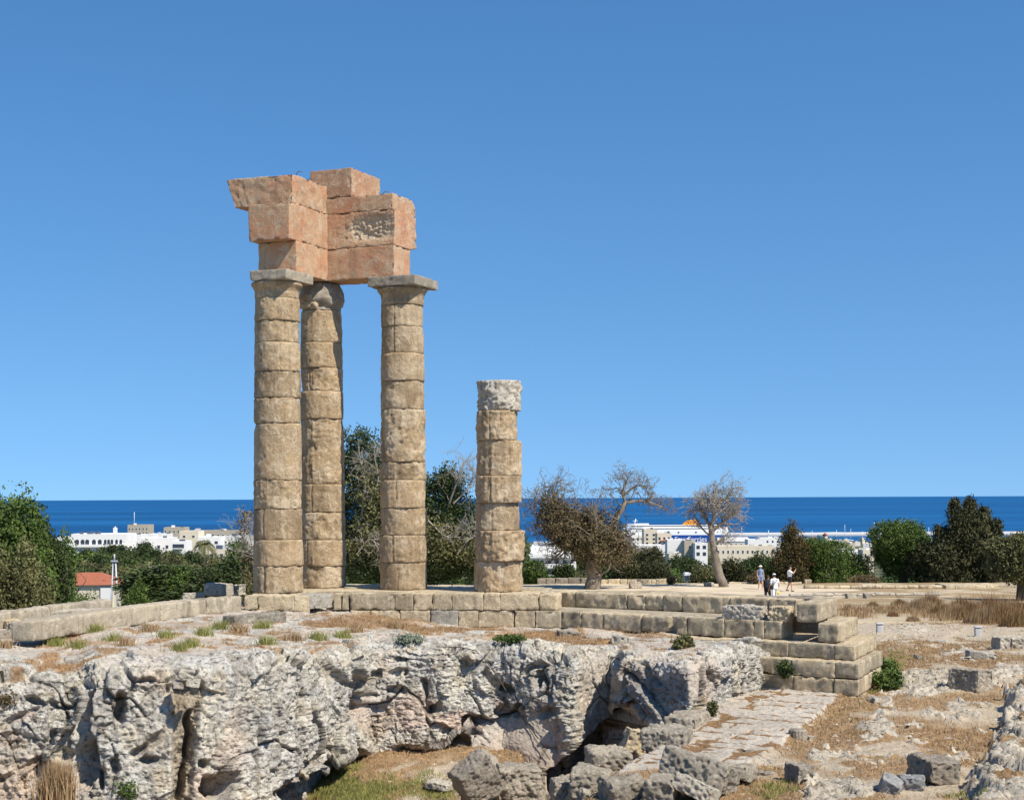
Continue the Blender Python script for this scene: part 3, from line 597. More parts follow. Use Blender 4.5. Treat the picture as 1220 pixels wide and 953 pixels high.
def column(c, label, joints, rb, rt, rough, grooves, group, top=None, jit=.01):
    c = c.copy(); t = thing('temple_column', tuple(c), label, 'column', group)
    zs = [0.0] + [ztop(c, y) for y in joints]; n_ = len(zs) - 1
    for i in range(n_):
        f0 = zs[i] / 8.9; f1 = zs[i + 1] / 8.9
        j = np.array([math.sin(i * 2.3 + c[0]) * jit, math.cos(i * 3.1) * jit, 0])
        r0 = rb + (rt - rb) * f0 + jit * .8 * math.sin(i * 4.1 + c[1]); r1 = rb + (rt - rb) * f1 + jit * .8 * math.sin(i * 4.1 + c[1])
        V, Fs, worn = drum(zs[i], zs[i + 1], r0, r1, c + j, int(abs(c[0]) * 10) + i * 3, rough.get(i, 0.012), grooves.get(i, ()), 1.0 if rough.get(i, 0) > .02 else 0.5)
        o = mk('drum', V, Fs, M['column'], t, tuple(c), attrs=dict(worn=worn))
        if top and i == n_ - 1: o.data.materials[0] = M['white']; o['label'] = 'whitish heavily weathered top drum'
    return t, zs[-1]
def rev(prof, c, nth=110, seed=0, amp=0.015):
    prof = np.array(prof); th = np.arange(nth) * 2 * math.pi / nth
    zi = np.linspace(0, 1, 28); tt = np.linspace(0, 1, len(prof)); R0 = np.interp(zi, tt, prof[:, 0]); Z0 = np.interp(zi, tt, prof[:, 1])
    T, Rr = np.meshgrid(th, R0); Zz = np.repeat(Z0[:, None], nth, 1)
    q = np.stack([np.cos(T) * Rr, np.sin(T) * Rr, Zz], -1).reshape(-1, 3)
    rr = Rr.ravel() + amp * fbm(q, 3, 4, seed)
    V = np.stack([c[0] + np.cos(T.ravel()) * rr, c[1] + np.sin(T.ravel()) * rr, Zz.ravel()], 1)
    k = np.arange(len(V)).reshape(T.shape); k2 = np.roll(k, -1, 1); Q = np.stack([k[:-1], k2[:-1], k2[1:], k[1:]], -1).reshape(-1, 4)
    V = np.concatenate([V, [[c[0], c[1], Z0[0]]], [[c[0], c[1], Z0[-1]]]]); a = len(V) - 2
    tri = np.concatenate([np.stack([k2[0], k[0], np.full(nth, a)], 1), np.stack([k[-1], k2[-1], np.full(nth, a + 1)], 1)])
    return V, [Q, tri]
th = lambda deg: math.radians(deg)
GR = 'columns of the ruined temple'
colA, zA = column(CA, 'front left temple column with a slab capital under the left end of the pink beam', [673.5, 642.6, 606, 572, 505, 475, 443.6, 409.5, 384, 357], 0.757, 0.668,
    {3: .035, 0: .018, 7: .016}, {0: [(th(-115), 0, 1)], 2: [(th(-118), 0, 1)], 7: [(th(-75), 0, .9)], 8: [(th(-62), 0, 1)], 5: [(th(-100), .7, 1)]}, GR)
colB, zB = column(CB, 'rear temple column half hidden behind the front left column, with a broken capital', [673.5, 642.6, 610, 577, 500, 467, 439.7, 409.7, 371.5], 0.745, 0.645,
    {0: .03, 2: .025, 4: .03, 6: .03}, {1: [(th(-125), 0, 1)], 3: [(th(-112), 0, 1)], 6: [(th(-120), 0, 1)], 8: [(th(-70), .3, 1)]}, GR)
colC, zC = column(CC, 'temple column with an intact square capital under the right end of the pink beam', [669, 637, 605, 572, 550.7, 488.5, 455, 422, 390.6, 365], 0.742, 0.648,
    {1: .02, 2: .02, 4: .035, 5: .035, 6: .02}, {1: [(th(-112), 0, 1)], 3: [(th(-104), .3, 1)], 8: [(th(-110), 0, 1), (th(-62), 0, 1)], 9: [(th(-108), 0, 1)], 0: [(th(-100), 0, .8)]}, GR)
colD, zD = column(CD, 'short broken temple column standing alone to the right, without capital or beam', [667.5, 631.7, 599, 567, 525, 490, 454], 0.735, 0.59,
    {0: .035, 1: .05, 2: .022, 3: .035, 4: .03, 5: .04, 6: .08}, {2: [(th(-104), 0, 1)], 3: [(th(-110), .1, 1)], 4: [(th(-62), 0, 1)], 5: [(th(-110), 0, 1), (th(-80), .4, 1)]}, GR, top=True, jit=.045)
def capital(t, c, zn, ztp, ua, ub, va, vb, seed):
    V, Fs = rev([(0.655, zn), (0.66, zn + 0.12), (0.655, zn + 0.2), (0.69, ztp - 0.5), (0.77, ztp - 0.39), (0.77, ztp - 0.335), (0.74, ztp - 0.305)], c, seed=seed)
    ech = mk('echinus', V, Fs, M['column'], t, tuple(c), attrs=dict(worn=np.zeros(len(V))))
    V, Q = rbox((ub - ua, vb - va, 0.30), 0.045, 0.02, 0.02, 3, seed, pit=.01); cc = c + U * (ua + ub) / 2 + VV * (va + vb) / 2 + ZZ * (ztp - 0.152)
    mk('abacus', place(V, cc, U, VV), Q, M['abacus'], t, tuple(c), attrs=dict(worn=np.zeros(len(V))))
capital(colA, CA, zA + .003, 9.62, -.45, .8, -.8, .8, 3)
capital(colC, CC, zC + .003, 9.62, -.8, .85, -.8, .8, 5)
V, Fs = rev([(0.62, zB + .003), (0.60, zB + 0.10), (0.66, zB + 0.16), (0.74, zB + 0.34), (0.70, zB + 0.55), (0.58, 9.60)], CB, seed=9, amp=0.05)
mk('echinus', V, Fs, M['abacus'], colB, tuple(CB), attrs=dict(worn=np.zeros(len(V))))['label'] = 'broken weathered capital'
for (uu, vv, zz, sx, sy, sz, sdn) in [(-.1, -.62, zB + .14, .62, .25, .2, 4), (-.12, -.68, zB + .36, .4, .22, .22, 6), (-.3, -.6, zB + .2, .3, .3, .34, 8)]:
    V, Q = rbox((sx, sy, sz), 0.03, 0.06, 0.05, 4, sdn, pit=.03)
    mk('capital_fragment', place(V, CB + U * uu + VV * vv + ZZ * zz, U, VV), Q, M['column'], colB, tuple(CB), attrs=dict(worn=np.ones(len(V)) * .8))

# entablature, resting on the capitals
ent = thing('entablature', (float(CB[0]), float(CB[1]), 9.63), 'L-shaped pink stone beam blocks resting on the three tall temple columns', 'entablature')
EO = (float(CB[0]), float(CB[1]), 9.63)
def eb(name, ua, ub, va, vb, za, zb, seed, amp=.012, bev=.012, post=None, label=None, res=.045):
    V, Q = rbox((ub - ua, vb - va, zb - za), res, bev, amp, 2.5, seed, pit=.008, cap=140 if res < .03 else 70)
    if post is not None: V, worn = post(V)
    else: worn = np.zeros(len(V))
    o = mk(name, place(V, CB + U * (ua + ub) / 2 + VV * (va + vb) / 2 + ZZ * (za + zb) / 2, U, VV), Q, M['pink'], ent, EO, attrs=dict(worn=worn))
    if label: o['label'] = label
aL = -2.67     # column A along v
w = .56
eb('architrave', -.78, w, aL + .2, -w - .004, 9.63, 10.6, 1)
eb('architrave', -w - .2, 2.88, -w, w, 9.63, 10.6, 2)
def fz(V):
    worn = 0.6 * sm(-.2, -.62, V[:, 2]) * sm(.2, .5, noise(V, 3, 3) + .3) ; 
    V = V.copy(); lo = sm(-.3, -.55, V[:, 2]) * sm(-.2, -.45, V[:, 1] + .9) ; V[:, 2] += 0.12 * lo * noise(V * (1, 0, 0), 2.2, 4)
    return V, worn * .6
eb('frieze_block', -.86, w + .004, aL - .22, -w - .008, 10.604, 11.7, 3, post=fz)
def fr2(V):
    x, y, z = V.T.copy(); V = V.copy()
    m = np.exp(-(((x - .95) / .85) ** 4 + ((z - .02) / .36) ** 4)) * (y < -.4)
    m = m * sm(-.5, .1, fbm(V, 1.5, 3, 6) + m - .3)
    V[:, 1] += m * (0.07 + 0.05 * ridged(V * (1, 1, 2), 5.5, 4, 7) + .05 * noise(V, 13, 2))
    V[:, 0] -= (x > 1.3) * sm(.35, .9, y) * .10 * (1 + .6 * noise(V * (0, 1, 1), 3, 9)); V[:, 2] += (x > 1.0) * sm(.1, .8, y) * np.where(z < -.2, .10, 0)
    return V, np.clip(m * 1.5, 0, 1)
eb('frieze_block', -w - .2, 2.9, -w - .004, 1.15, 10.604, 11.7, 4, post=fr2, res=.026)
def cn(V):
    x, y, z = V.T; V = V.copy(); V[:, 0] += (-z + .43) * .38 * sm(-.2, -1.2, x)
    V[:, 2] += sm(-.4, -1.2, x) * .03 * noise(V, 3, 4); return V, np.zeros(len(V)) + .25 * (z > .4)
eb('cornice_block', -1.78, w - .01, aL - .02, -w - .012, 11.704, 12.57, 5, post=cn, amp=.03)
def c2(V):
    x, y, z = V.T.copy(); V = V.copy(); V[:, 2] -= .35 * sm(.5, 1.0, y) * sm(.5, 1.6, x) * (z > 0); return V, np.zeros(len(V)) + .3 * (z > .2)
eb('cornice_block', -w - .9, 2.84, -w - .008, 1.0, 11.704, 12.2, 6, post=c2)
eb('crowning_block', -.02 + w - .6, 1.42, -w - .02, 1.35, 12.204, 13.1, 7)
eb('crowning_block', -1.4, -.03 + w - .6, -w + .5, 1.1, 12.204, 12.95, 8)
# thin wires on top of the beam
for (uu, vv, z0_) in [(.5, aL + .3, 12.57), (.2, aL + 1.4, 12.57), (2.3, -.2, 12.2)]:
    p0 = CB + U * uu + VV * vv + ZZ * (z0_ - .02); V, Fs = tube([p0, p0 + [.02, 0, .1], p0 + [.09, 0, .17], p0 + [.2, 0, .14]], .012, 5)
    mk('wire', V, Fs, M['darkbark'], ent, EO)

# ------------------------------------------------------------ temple: stepped platform
plat = thing('stepped_platform', (2.0, 45.0, -2.45), 'long stepped stone platform of ashlar blocks carrying the temple columns', 'platform')
PO = (2.0, 45.0, -2.45)
PF = [G(290, 709, 0), G(362, 709.5, 0), G(398, 706.5, 0), G(658, 707, 0), G(976, 719, 0)]
def front(px_, off=0.0):
    """plan point of the front line at photo column px_, moved off metres outwards (towards the viewer)"""
    xs_ = [PX(p)[0] for p in PF]; 
    for i in range(len(PF) - 1):
        if px_ <= xs_[i + 1] or i == len(PF) - 2:
            a, b_ = PF[i], PF[i + 1]; break
    d_ = (b_ - a)[:2]; d_ /= np.linalg.norm(d_); nx = np.array([d_[1], -d_[0]]); a2 = a[:2] + nx * off
    k_ = (px_ - 610) / F; t_ = (k_ * a2[1] - a2[0]) / (d_[0] - k_ * d_[1]); return a2 + d_ * t_, d_, nx
seedc = [100]
def block(pxa, pxb, off, za, zb, depth=.8, gap=.004, mat='krepis', parent=plat, org=PO, amp=.02, bev=.022, name='stone_block', label=None, vdir=None, pit=.012, big=0.0, shrink=0):
    (p0, d_, nx), (p1, _, _) = front(pxa, off), front(pxb, off); seedc[0] += 1
    if np.dot(p1 - p0, p1 - p0) < .01: return
    d_ = (p1 - p0); Ln = np.linalg.norm(d_); d_ /= Ln; nx = np.array([d_[1], -d_[0]])
    V, Q = rbox((Ln - gap, depth, zb - za - gap * .7), .05, bev, amp, 2.6, seedc[0], pit=pit, big=big)
    ay = np.array([-nx[0], -nx[1], 0]) if vdir is None else vdir
    mid = (p0 + p1) / 2; c_ = np.array([mid[0], mid[1], (za + zb) / 2]) + ay * depth / 2
    j = math.sin(seedc[0] * 5.3) * .012
    o = mk(name, place(V, c_ + ay * j, (d_[0], d_[1], 0), ay), Q, M[mat], parent, org, attrs=dict(worn=np.zeros(len(V))))
    if label: o['label'] = label
    return o
def rowb(js, off, za, zb, **kw):
    for a_, b_ in zip(js[:-1], js[1:]): block(a_, b_, off, za, zb, **kw)
block(290, 306, 0, -.42, 0); block(306, 350, 0, -.46, 0, amp=.03, pit=.03); block(350, 368, 0, -.5, 0); block(368, 396, 0, -.42, 0, mat='white'); block(397, 406, .0, -.5, -.01); block(407, 415, -.03, -.5, -.02)
rowb([415.7, 469.7, 492, 515, 538, 575, 595, 640.6], 0, -.5, 0); block(640.6, 663, 0, -.52, -.01, bev=.07, amp=.03)
rowb([417, 441, 476], 0, -1.0, -.505); rowb([476, 512], -.02, -1.0, -.505); block(512, 544.7, .02, -1.02, -.505, mat='white'); rowb([544.7, 569, 612, 637, 667.7], 0, -1.0, -.505)
# right part: top course set back, second course, then the wider courses of the corner
rowb([661, 684.8, 746.6, 768, 789, 813], -1.85, -.53, -.06, amp=.035, bev=.04); rowb([813, 868, 915, 948], -1.85, -.53, -.05, amp=.03)
block(653, 662, -.75, -.5, -.01, depth=1.6)
rowb([667.7, 692, 718, 762.5], 0, -1.0, -.505); block(762.5, 797, 0, -1.0, -.505, bev=.08, amp=.03); rowb([805, 818, 861.7, 897, 909, 930], 0, -1.0, -.505)
rowb([771, 800, 850, 870], .55, -1.3, -1.03, amp=.02)
rowb([850, 897, 938], .5, -1.39, -1.01); rowb([938, 993.4], .5, -1.39, -1.01)
rowb([850, 895, 942.6], .95, -1.81, -1.395); rowb([942.6, 993.4], .95, -1.81, -1.395)
rowb([850, 880, 943.5], 1.0, -2.24, -1.815); rowb([943.5, 992], 1.0, -2.24, -1.815)
v3 = np.array([VV[0], VV[1], 0])
block(948, 974, .05, -.5, 0.0, depth=2.6, vdir=v3, bev=.04)                         # top corner block
block(973.5, 998.5, .12, -1.0, -.505, depth=2.8, vdir=v3, bev=.04)
block(993.4, 1017.5, .5, -1.39, -1.01, depth=3.3, vdir=v3, bev=.03)
for za_, zb_, pa, pb, of, ds in [(-1.81, -1.395, 993.4, 1022.6, .95, (1.7, 1.9)), (-2.24, -1.815, 992, 1021.8, 1.0, (2.5, 1.0))]:
    (p0, _, _), (p1, _, _) = front(pa, of), front(pb, of); start = 0
    for dl in ds:
        mid = (p0 + p1) / 2; d_ = (p1 - p0); Ln = np.linalg.norm(d_); d_ /= Ln; seedc[0] += 1
        V, Q = rbox((Ln - .008, dl - .008, zb_ - za_ - .006), .05, .03, .016, 2.6, seedc[0], pit=.012)
        c_ = np.array([mid[0], mid[1], (za_ + zb_) / 2]) + v3 * (start + dl / 2)
        mk('stone_block', place(V, c_, (d_[0], d_[1], 0), v3), Q, M['krepis'], plat, PO, attrs=dict(worn=np.zeros(len(V)))); start += dl
block(985, 1019, 1.02, -2.6, -2.245, depth=3.9, vdir=v3, bev=.03, name='foundation_slab')
# rubble core behind the facing blocks and the top paving
def polycore(pts, za, zb, name, mat):
    V = []; n_ = len(pts)
    for z_ in (za, zb): V += [[p[0], p[1], z_] for p in pts]
    Fs = [np.array([[i, (i + 1) % n_, n_ + (i + 1) % n_, n_ + i]]) for i in range(n_)] + [np.array([list(range(n_ - 1, -1, -1))]), np.array([list(range(n_, 2 * n_))])]
    return mk(name, np.array(V, float), Fs, M[mat], plat, PO, smooth=False)
fp = lambda x, o: front(x, o)[0]
polycore([fp(300, -.5), fp(397, -.6), fp(655, -.6), (1.0, 49.0), (-0.3, 49.4), (-5.4, 51.4), (-8.0, 50.9)], -2.6, -.004, 'rubble_core', 'krepis')
polycore([fp(658, -2.2), fp(940, -2.4), fp(948, -3.4), (5.0, 48.0), (1.05, 48.9)], -2.6, -.09, 'rubble_core', 'krepis')
polycore([fp(664, -.15), fp(925, -.2), fp(925, -2.3), fp(664, -2.1)], -2.6, -.53, 'rubble_core', 'pale')
polycore([fp(900, -2.5), fp(985, -2.4), fp(985, -3.2), fp(900, -3.2)], -1.02, -.05, 'rubble_core', 'brown')
polycore([fp(920, .2), fp(993, .1), fp(990, -2.5), fp(925, -1.7)], -2.6, -1.03, 'rubble_core', 'krepis')
# paving slabs along the back edge of the top
for (xa, xb, o_) in [(410, 452, -2.3), (452, 530, -2.2), (530, 566, -2.0), (622, 655, -1.6)]:
    block(xa, xb, o_, -.1, .03 + .02 * math.sin(xa), depth=.9, name='paving_slab', bev=.02, mat='white' if xa == 530 else 'krepis')

# low walls on the left
def wall_run(label, pts, h_, wd, group, mats=('pale',), seed=0, name='low_stone_wall', amp=.02):
    pts = [np.asarray(p, float) for p in pts]; o_ = pts[0]; org = (float(o_[0]), float(o_[1]), float(o_[2] - h_)); t = thing(name, org, label, 'wall', group)
    for i, (a, b_) in enumerate(zip(pts[:-1], pts[1:])):
        d_ = b_ - a; Ln = np.linalg.norm(d_[:2]); d_ = d_ / Ln; nx = np.array([-d_[1], d_[0], 0]); nx /= np.linalg.norm(nx)
        V, Q = rbox((Ln - .01, wd, h_), .06, .04, amp, 2.2, seed + i, pit=.012, big=.02)
        c_ = (a + b_) / 2 + nx * wd / 2 - ZZ * h_ / 2
        mk('stone_block', place(V, c_, d_, nx), Q, M[mats[i % len(mats)]], t, org, attrs=dict(worn=np.zeros(len(V)) + .15 * (i % 3)))
    return t
wall_run('long low wall of pale blocks running from the left towards the front left column', [G(40, 740, 0), G(158, 723.5, 0), G(192, 719, 0), G(246, 713, 0), G(289, 709.5, 0)], .48, .62, 'low walls left of the columns', seed=3)
wall_run('rear low wall at the left edge in front of the dark trees', [G(-60, 738, -.05), G(0, 730.5, -.05), G(60, 722, -.05), G(134, 713.5, -.05)], .55, .5, 'low walls left of the columns', seed=13)

# ------------------------------------------------------------ loose stones
def rock(name, label, pos, size, rot=(0, 0, 0), mat='grey', cat='stone', group=None, bev=None, amp=.07, big=.10, seed=None, res=None, pit=.05, worn=0.0, cut=0):
    seedc[0] += 1; sdn = seed or seedc[0]; size = np.array(size, float); mn = size.min()
    V, Q = rbox(size, res or max(.018, size.max() / 60), mn * .10 if bev is None else bev * .5, amp * min(1, mn), 3.0, sdn, pit=pit, big=big * mn)
    rs = np.random.RandomState(sdn)
    for _ in range(cut):
        n_ = rs.normal(size=3); n_[2] = abs(n_[2]) * .6; n_ /= np.linalg.norm(n_); lim = np.abs(size / 2 * n_).sum() * rs.uniform(.6, .8)
        dd = V @ n_ - lim; V = V - np.where(dd > 0, dd, 0)[:, None] * n_ * .97
    R = rotm(*rot); V = V @ R.T; V[:, 2] -= np.percentile(V[:, 2], 1) + .05
    o = mk(name, V + np.asarray(pos), Q, M[mat], None, tuple(float(x) for x in pos), attrs=dict(worn=np.full(len(V), worn)))
    return tag(o, label, cat, group)
def gp(px_, py_, z=None):
    """ground point seen at px,py"""
    z = -2.45 if z is None else z
    for _ in range(25):
        p = G(px_, py_, z); z = z * .4 + .6 * ground_z(p[0], p[1])
    return G(px_, py_, z)
GS = 'loose ruin stones'
def ground_rock(label, x0, x1, yt, yb, mat='grey', rot=(0, 0, 0), dep=None, z=None, name='ruin_block', pos=None, **kw):
    p = gp((x0 + x1) / 2, yb, z) if z is None else G((x0 + x1) / 2, yb, z)
    w_ = (x1 - x0) / F * p[1]; h_ = (yb - yt) / F * p[1]; dep = dep or w_ * .8; ht = max(.1, h_ - dep * .13)
    p = p + np.array([0, dep * .45, 0]); p[2] = (z if z is not None else ground_z(p[0], p[1])) - .02
    if pos is not None: p = np.array(pos, float)
    return rock(name, label, p, (w_ * .95, dep, ht), rot, mat, group=GS, **kw)
PI = math.pi
ground_rock('pale blue grey block lying on the step ledge behind the second course, right half lit', 860, 913, 714, 733.5, 'white', (0, 0, -.53), .5, z=-.5, bev=.05, name='loose_block', pos=(*front(887, -.32)[0], -.52))
ground_rock('squared tan block on the step ledge beside the top corner block', 919, 944.5, 712, 733, 'krepis', (0, 0, -.53), .5, z=-.5, bev=.05, name='loose_block', pos=(*front(931, -.32)[0], -.52))
# foot of the steps
ground_rock('flat grey slab with rounded end lying in orange grass at the foot of the steps', 664, 692, 746, 757, 'grey', (0, .06, .1), .7, z=-1.05, bev=.06)
ground_rock('small pale stone in orange grass right of the flat grey slab', 697, 715, 753, 760, 'white', (0, 0, .2), .5, z=-1.07, cut=2)
ground_rock('pale squarish stone with a dark left side at the foot of the steps', 730, 747, 752, 766, 'white', (0, .1, -.3), .45, z=-1.07)
ground_rock('small rounded pale stone touching the squarish stone at the foot of the steps', 747, 760, 754, 763, 'white', (0, 0, .1), .35, z=-1.07, cut=2)
rock('ruin_block', 'long low grey slab below the front left column, with grass tufts along it', (*rock_at(303, 742)[:2], rock_at(303, 742)[2] - .02), (1.9, .5, .30), (0, 0, .95), 'grey', group=GS)
for (l_, x, y, s_, m_) in [('rough pale block filling the gap between the two left walls', 24, 752, (.7, .5, .36), 'white'), ('grey block at the left edge between the walls', 8, 744, (.5, .5, .3), 'krepis'), ('flat pale slab leaning on the start of the low wall', 36, 742, (.5, .4, .25), 'white'),
                       ('brownish block at the very left edge below the rear wall', 4, 757, (.6, .4, .25), 'brown'), ('long pale slab lying between the two left walls', 80, 722, (2.0, .6, .3), 'white'), ('small broken stone near the left end of the low wall', 31, 748, (.3, .3, .25), 'grey')]:
    p = rock_at(x, y + 4); rock('ruin_block', l_, (p[0], p[1] + .2, p[2] - .03), s_, (0, 0, .6 + .2 * math.sin(x)), m_, group=GS, cut=1)
p = G(252, 711, -.25); rock('blue_grey_boulder', 'large blue grey boulder behind the low wall left of the columns', p + [0, 1.2, 0], (.95, .7, .40), (0, 0, -.5), 'white', group=GS, cut=4)
p = G(277, 710, -.25); rock('blue_grey_boulder', 'small blue grey boulder right beside the large one behind the low wall', p + [0, 1.2, 0], (.32, .4, .36), (0, 0, .8), 'white', group=GS, cut=3)
p = G(222, 714, -.25); rock('blue_grey_boulder', 'flat pale stone behind the low wall at the left of the blue grey boulders', p + [0, 1.0, 0], (.7, .4, .18), (0, 0, .3), 'white', group=GS, cut=3)
# pit stones
ground_rock('large dark brown slab leaning in the pit at the bottom edge', 541, 592, 903, 962, 'brown', (.25, -.55, .5), .55, z=-3.75, bev=.12, amp=.06)
ground_rock('small grey triangular stone behind the leaning brown slab', 562, 592, 895, 928, 'grey', (.2, .6, .2), .45, z=-3.5, cut=4)
ground_rock('big grey horizontally cracked block beside the leaning brown slab in the pit', 588, 648, 906, 955, 'grey', (.05, .05, .15), .9, z=-3.75, bev=.14, amp=.08)
ground_rock('thin white slab lying on the mossy pit floor', 508, 541, 926, 939, 'white', (0, .12, -.5), .5, z=-3.7, bev=.05)
ground_rock('low grey stone at the bottom edge below the big cracked block', 620, 655, 943, 960, 'grey', (0, -.2, .3), .5, z=-3.95)
ground_rock('pitted grey block standing highest in the stone pile', 699, 752, 886, 924, 'grey', (.05, .04, .15), 1.0, z=-2.95, bev=.14, amp=.08)
ground_rock('grey block with a dark left cleft in front of the highest pitted block', 682, 730, 910, 950, 'grey', (0, .1, -.2), .8, z=-2.95, bev=.08, cut=1)
ground_rock('leftmost square grey block of the pile beside the dark pit', 656, 690, 922, 962, 'grey', (0, 0, .1), .8, z=-3.35, bev=.1)
ground_rock('broad grey block at the bottom edge in the middle of the pile', 718, 772, 920, 962, 'grey', (.05, -.04, .3), .8, z=-2.62, bev=.1)
ground_rock('grey block right of a black cleft at the bottom edge', 771, 810, 921, 960, 'grey', (.0, .1, -.3), .7, z=-2.52, bev=.06, cut=2)
ground_rock('long tilted grey slab lying diagonally over the pile', 794, 880, 905, 948, 'grey', (-.28, .24, -.5), .95, z=-2.5, bev=.06, amp=.06)
ground_rock('flat pale slab at the bottom edge under the tilted slab', 808, 858, 933, 962, 'white', (-.3, .35, -.5), .8, z=-2.52, bev=.05)
ground_rock('broken flat grey rock right of the tilted slab', 848, 908, 905, 934, 'grey', (-.12, .08, -.2), 1.3, z=-2.5, cut=3)
ground_rock('thin grey sliver of stone on dry grass right of the flat rock', 903, 927, 914, 923, 'grey', (0, .1, -.3), .3, cut=2)
ground_rock('tiny stone wedged between the blocks at the bottom edge', 690, 706, 938, 958, 'grey', (.3, .3, .3), .3, z=-3.0, cut=3)
ground_rock('small bluish white stone on top of the pile left of the pitted block', 684, 697, 912, 926, 'white', (.2, .3, 0), .25, z=-2.75, cut=3)
ground_rock('big rounded pale block against the foot of the cut rock beside the paving', 768, 826, 858, 892, 'grey', (0, 0, -.25), 1.1, z=-2.5, bev=.14, amp=.07)
ground_rock('pale block behind the big rounded one against the cut rock', 800, 842, 843, 874, 'grey', (0, 0, -.35), 1.2, z=-2.5, bev=.1, amp=.07)
ground_rock('flat stone lying low between the cut rock and the paving, left of the rounded block', 742, 772, 868, 900, 'krepis', (0, .35, .2), .5, z=-3.0, cut=2)
# right field
ground_rock('tiny white stone lying on the paving', 885, 897, 888, 896, 'white', (0, 0, .3), .18, cut=3)
ground_rock('tiny white stone in dry grass below the paving', 913, 922, 904, 910, 'white', (0, 0, .9), .15, cut=3)
ground_rock('pale stone at the right end of the platform foot', 1037, 1054, 826, 837, 'white', (0, 0, .4), .35, cut=4)
ground_rock('large grey block lying alone right of the green bush, dark on its left', 1143, 1181, 792, 824, 'grey', (0, .05, .75), .9, bev=.06, amp=.05)
ground_rock('grey block with a ragged base at the lower middle of the field', 944, 968, 905, 932, 'grey', (0, .03, .3), .5, bev=.04, amp=.08)
ground_rock('dark pitted boulder beside the raised rock ledge', 1096, 1153, 899, 934, 'brown', (.05, .1, .3), .9, cut=3, amp=.09)
ground_rock('pointed blue grey stone lying left of a squared grey block', 1049, 1078, 922, 946, 'bluerock', (.1, .35, -.4), .5, cut=3)
ground_rock('squared blue grey block between the pointed stone and the dark boulder', 1074, 1105, 919, 942, 'bluerock', (0, .05, -.25), .5, bev=.03)
ground_rock('narrow pale upright block at the right edge near the path', 1188, 1203, 754, 774, 'white', (0, 0, .2), .6, bev=.05)
ground_rock('pale wide block cut by the right edge of the picture near the path', 1203, 1240, 754, 773, 'white', (0, 0, .05), .8, bev=.05)
ground_rock('low pitted white outcrop stone in front of the pale blocks at the right', 1157, 1192, 772, 785, 'white', (0, .1, 0), .8, cut=3)
ground_rock('flat pale stone in the dry grass between the two marker posts', 1106, 1130, 760, 765, 'white', (0, 0, 0), .5, cut=2)
ground_rock('small dark stone in the dry grass behind the field', 1091, 1100, 778, 786, 'grey', (0, .3, .3), .3, cut=3)
# fluted column drum fragment
def fluted(label, x0, x1, yt, yb):
    p = gp((x0 + x1) / 2, yb); r_ = (x1 - x0) / F * p[1] / 2; h_ = (yb - yt) / F * p[1] - r_ * .2; nth = 96; th_ = np.arange(nth) * 2 * PI / nth
    zz = np.linspace(0, h_, 12); T, Z_ = np.meshgrid(th_, zz); q = np.stack([np.cos(T), np.sin(T), Z_], -1).reshape(-1, 3)
    rr = r_ * (1 - .07 * np.abs(np.sin(T * 8))).ravel() + .02 * fbm(q, 3, 3, 5)
    V = np.stack([np.cos(T.ravel()) * rr, np.sin(T.ravel()) * rr, Z_.ravel() - .04], 1); k = np.arange(len(V)).reshape(T.shape); k2 = np.roll(k, -1, 1)
    Q = np.stack([k[:-1], k2[:-1], k2[1:], k[1:]], -1).reshape(-1, 4); V = np.concatenate([V, [[0, 0, h_ - .04]]]); tri = np.stack([k[-1], k2[-1], np.full(nth, len(V) - 1)], 1)
    p = p + [0, r_, 0]; tag(mk('fluted_drum', V + p, [Q, tri], M['grey'], None, tuple(p), attrs=dict(worn=np.zeros(len(V)))), label, 'column drum', GS)
fluted('short fluted drum fragment standing at the right edge of the paving', 942, 964, 866, 883)
ground_rock('small squared stone touching the fluted drum fragment', 962, 972, 870, 881, 'grey', (0, 0, .2), .3)
# small stones of the ledge and the cut rock top
for (l_, x, y, s_) in [('pinkish stone wedged in the slot under the cliff rim', 213, 818, .24), ('white stone wedged in the slot right of the pinkish one', 230, 816, .30), ('grey flat stone capping the slot under the cliff rim', 222, 806, .34)]:
    p = P(x, y, G(220, 790, -.6)[1] - .22); rock('wedged_stone', l_, p, (s_, .25, s_ * .6), (0, .15, .2), 'white', group=GS, cut=3)
# marker posts by the path
for (x, yb, l_) in [(1048, 754, 'small pale blue marker post beside the path near the temple steps'), (1165, 758, 'small pale blue marker post beside the path in front of the dry bushes')]:
    p = gp(x, yb); t = thing('marker_post', tuple(p), l_, 'marker post', 'marker posts along the path')
    w_ = 7.5 / F * p[1]; h_ = 11 / F * p[1]; V, Q = rbox((w_, w_ * .7, h_), .05, .02, .004, 3, 5); mk('post', V + p + [0, 0, h_ / 2 - .02], Q, M['blue'], t, tuple(p))
    V, Q = rbox((w_ * 1.2, w_ * .9, .05), .05, .015, .002, 3, 6); mk('cap', V + p + [0, 0, h_ + .01], Q, M['metal'], t, tuple(p))
# cable hanging down the rock
pts = []
for (x, y) in [(520, 771), (548, 772), (566, 776), (578, 786), (592, 806), (606, 828), (622, 856), (640, 884), (655, 905)]:
    i = np.argmin((pxx - x) ** 2 + (pyy - y) ** 2); pts.append(V2[i] + [0, -.09, .03])
V, Fs = tube(pts, .012, 5); tag(mk('cable', V, Fs, M['darkbark'], None, tuple(pts[0])), 'thin dark cable hanging down the rock face into the pit', 'cable')

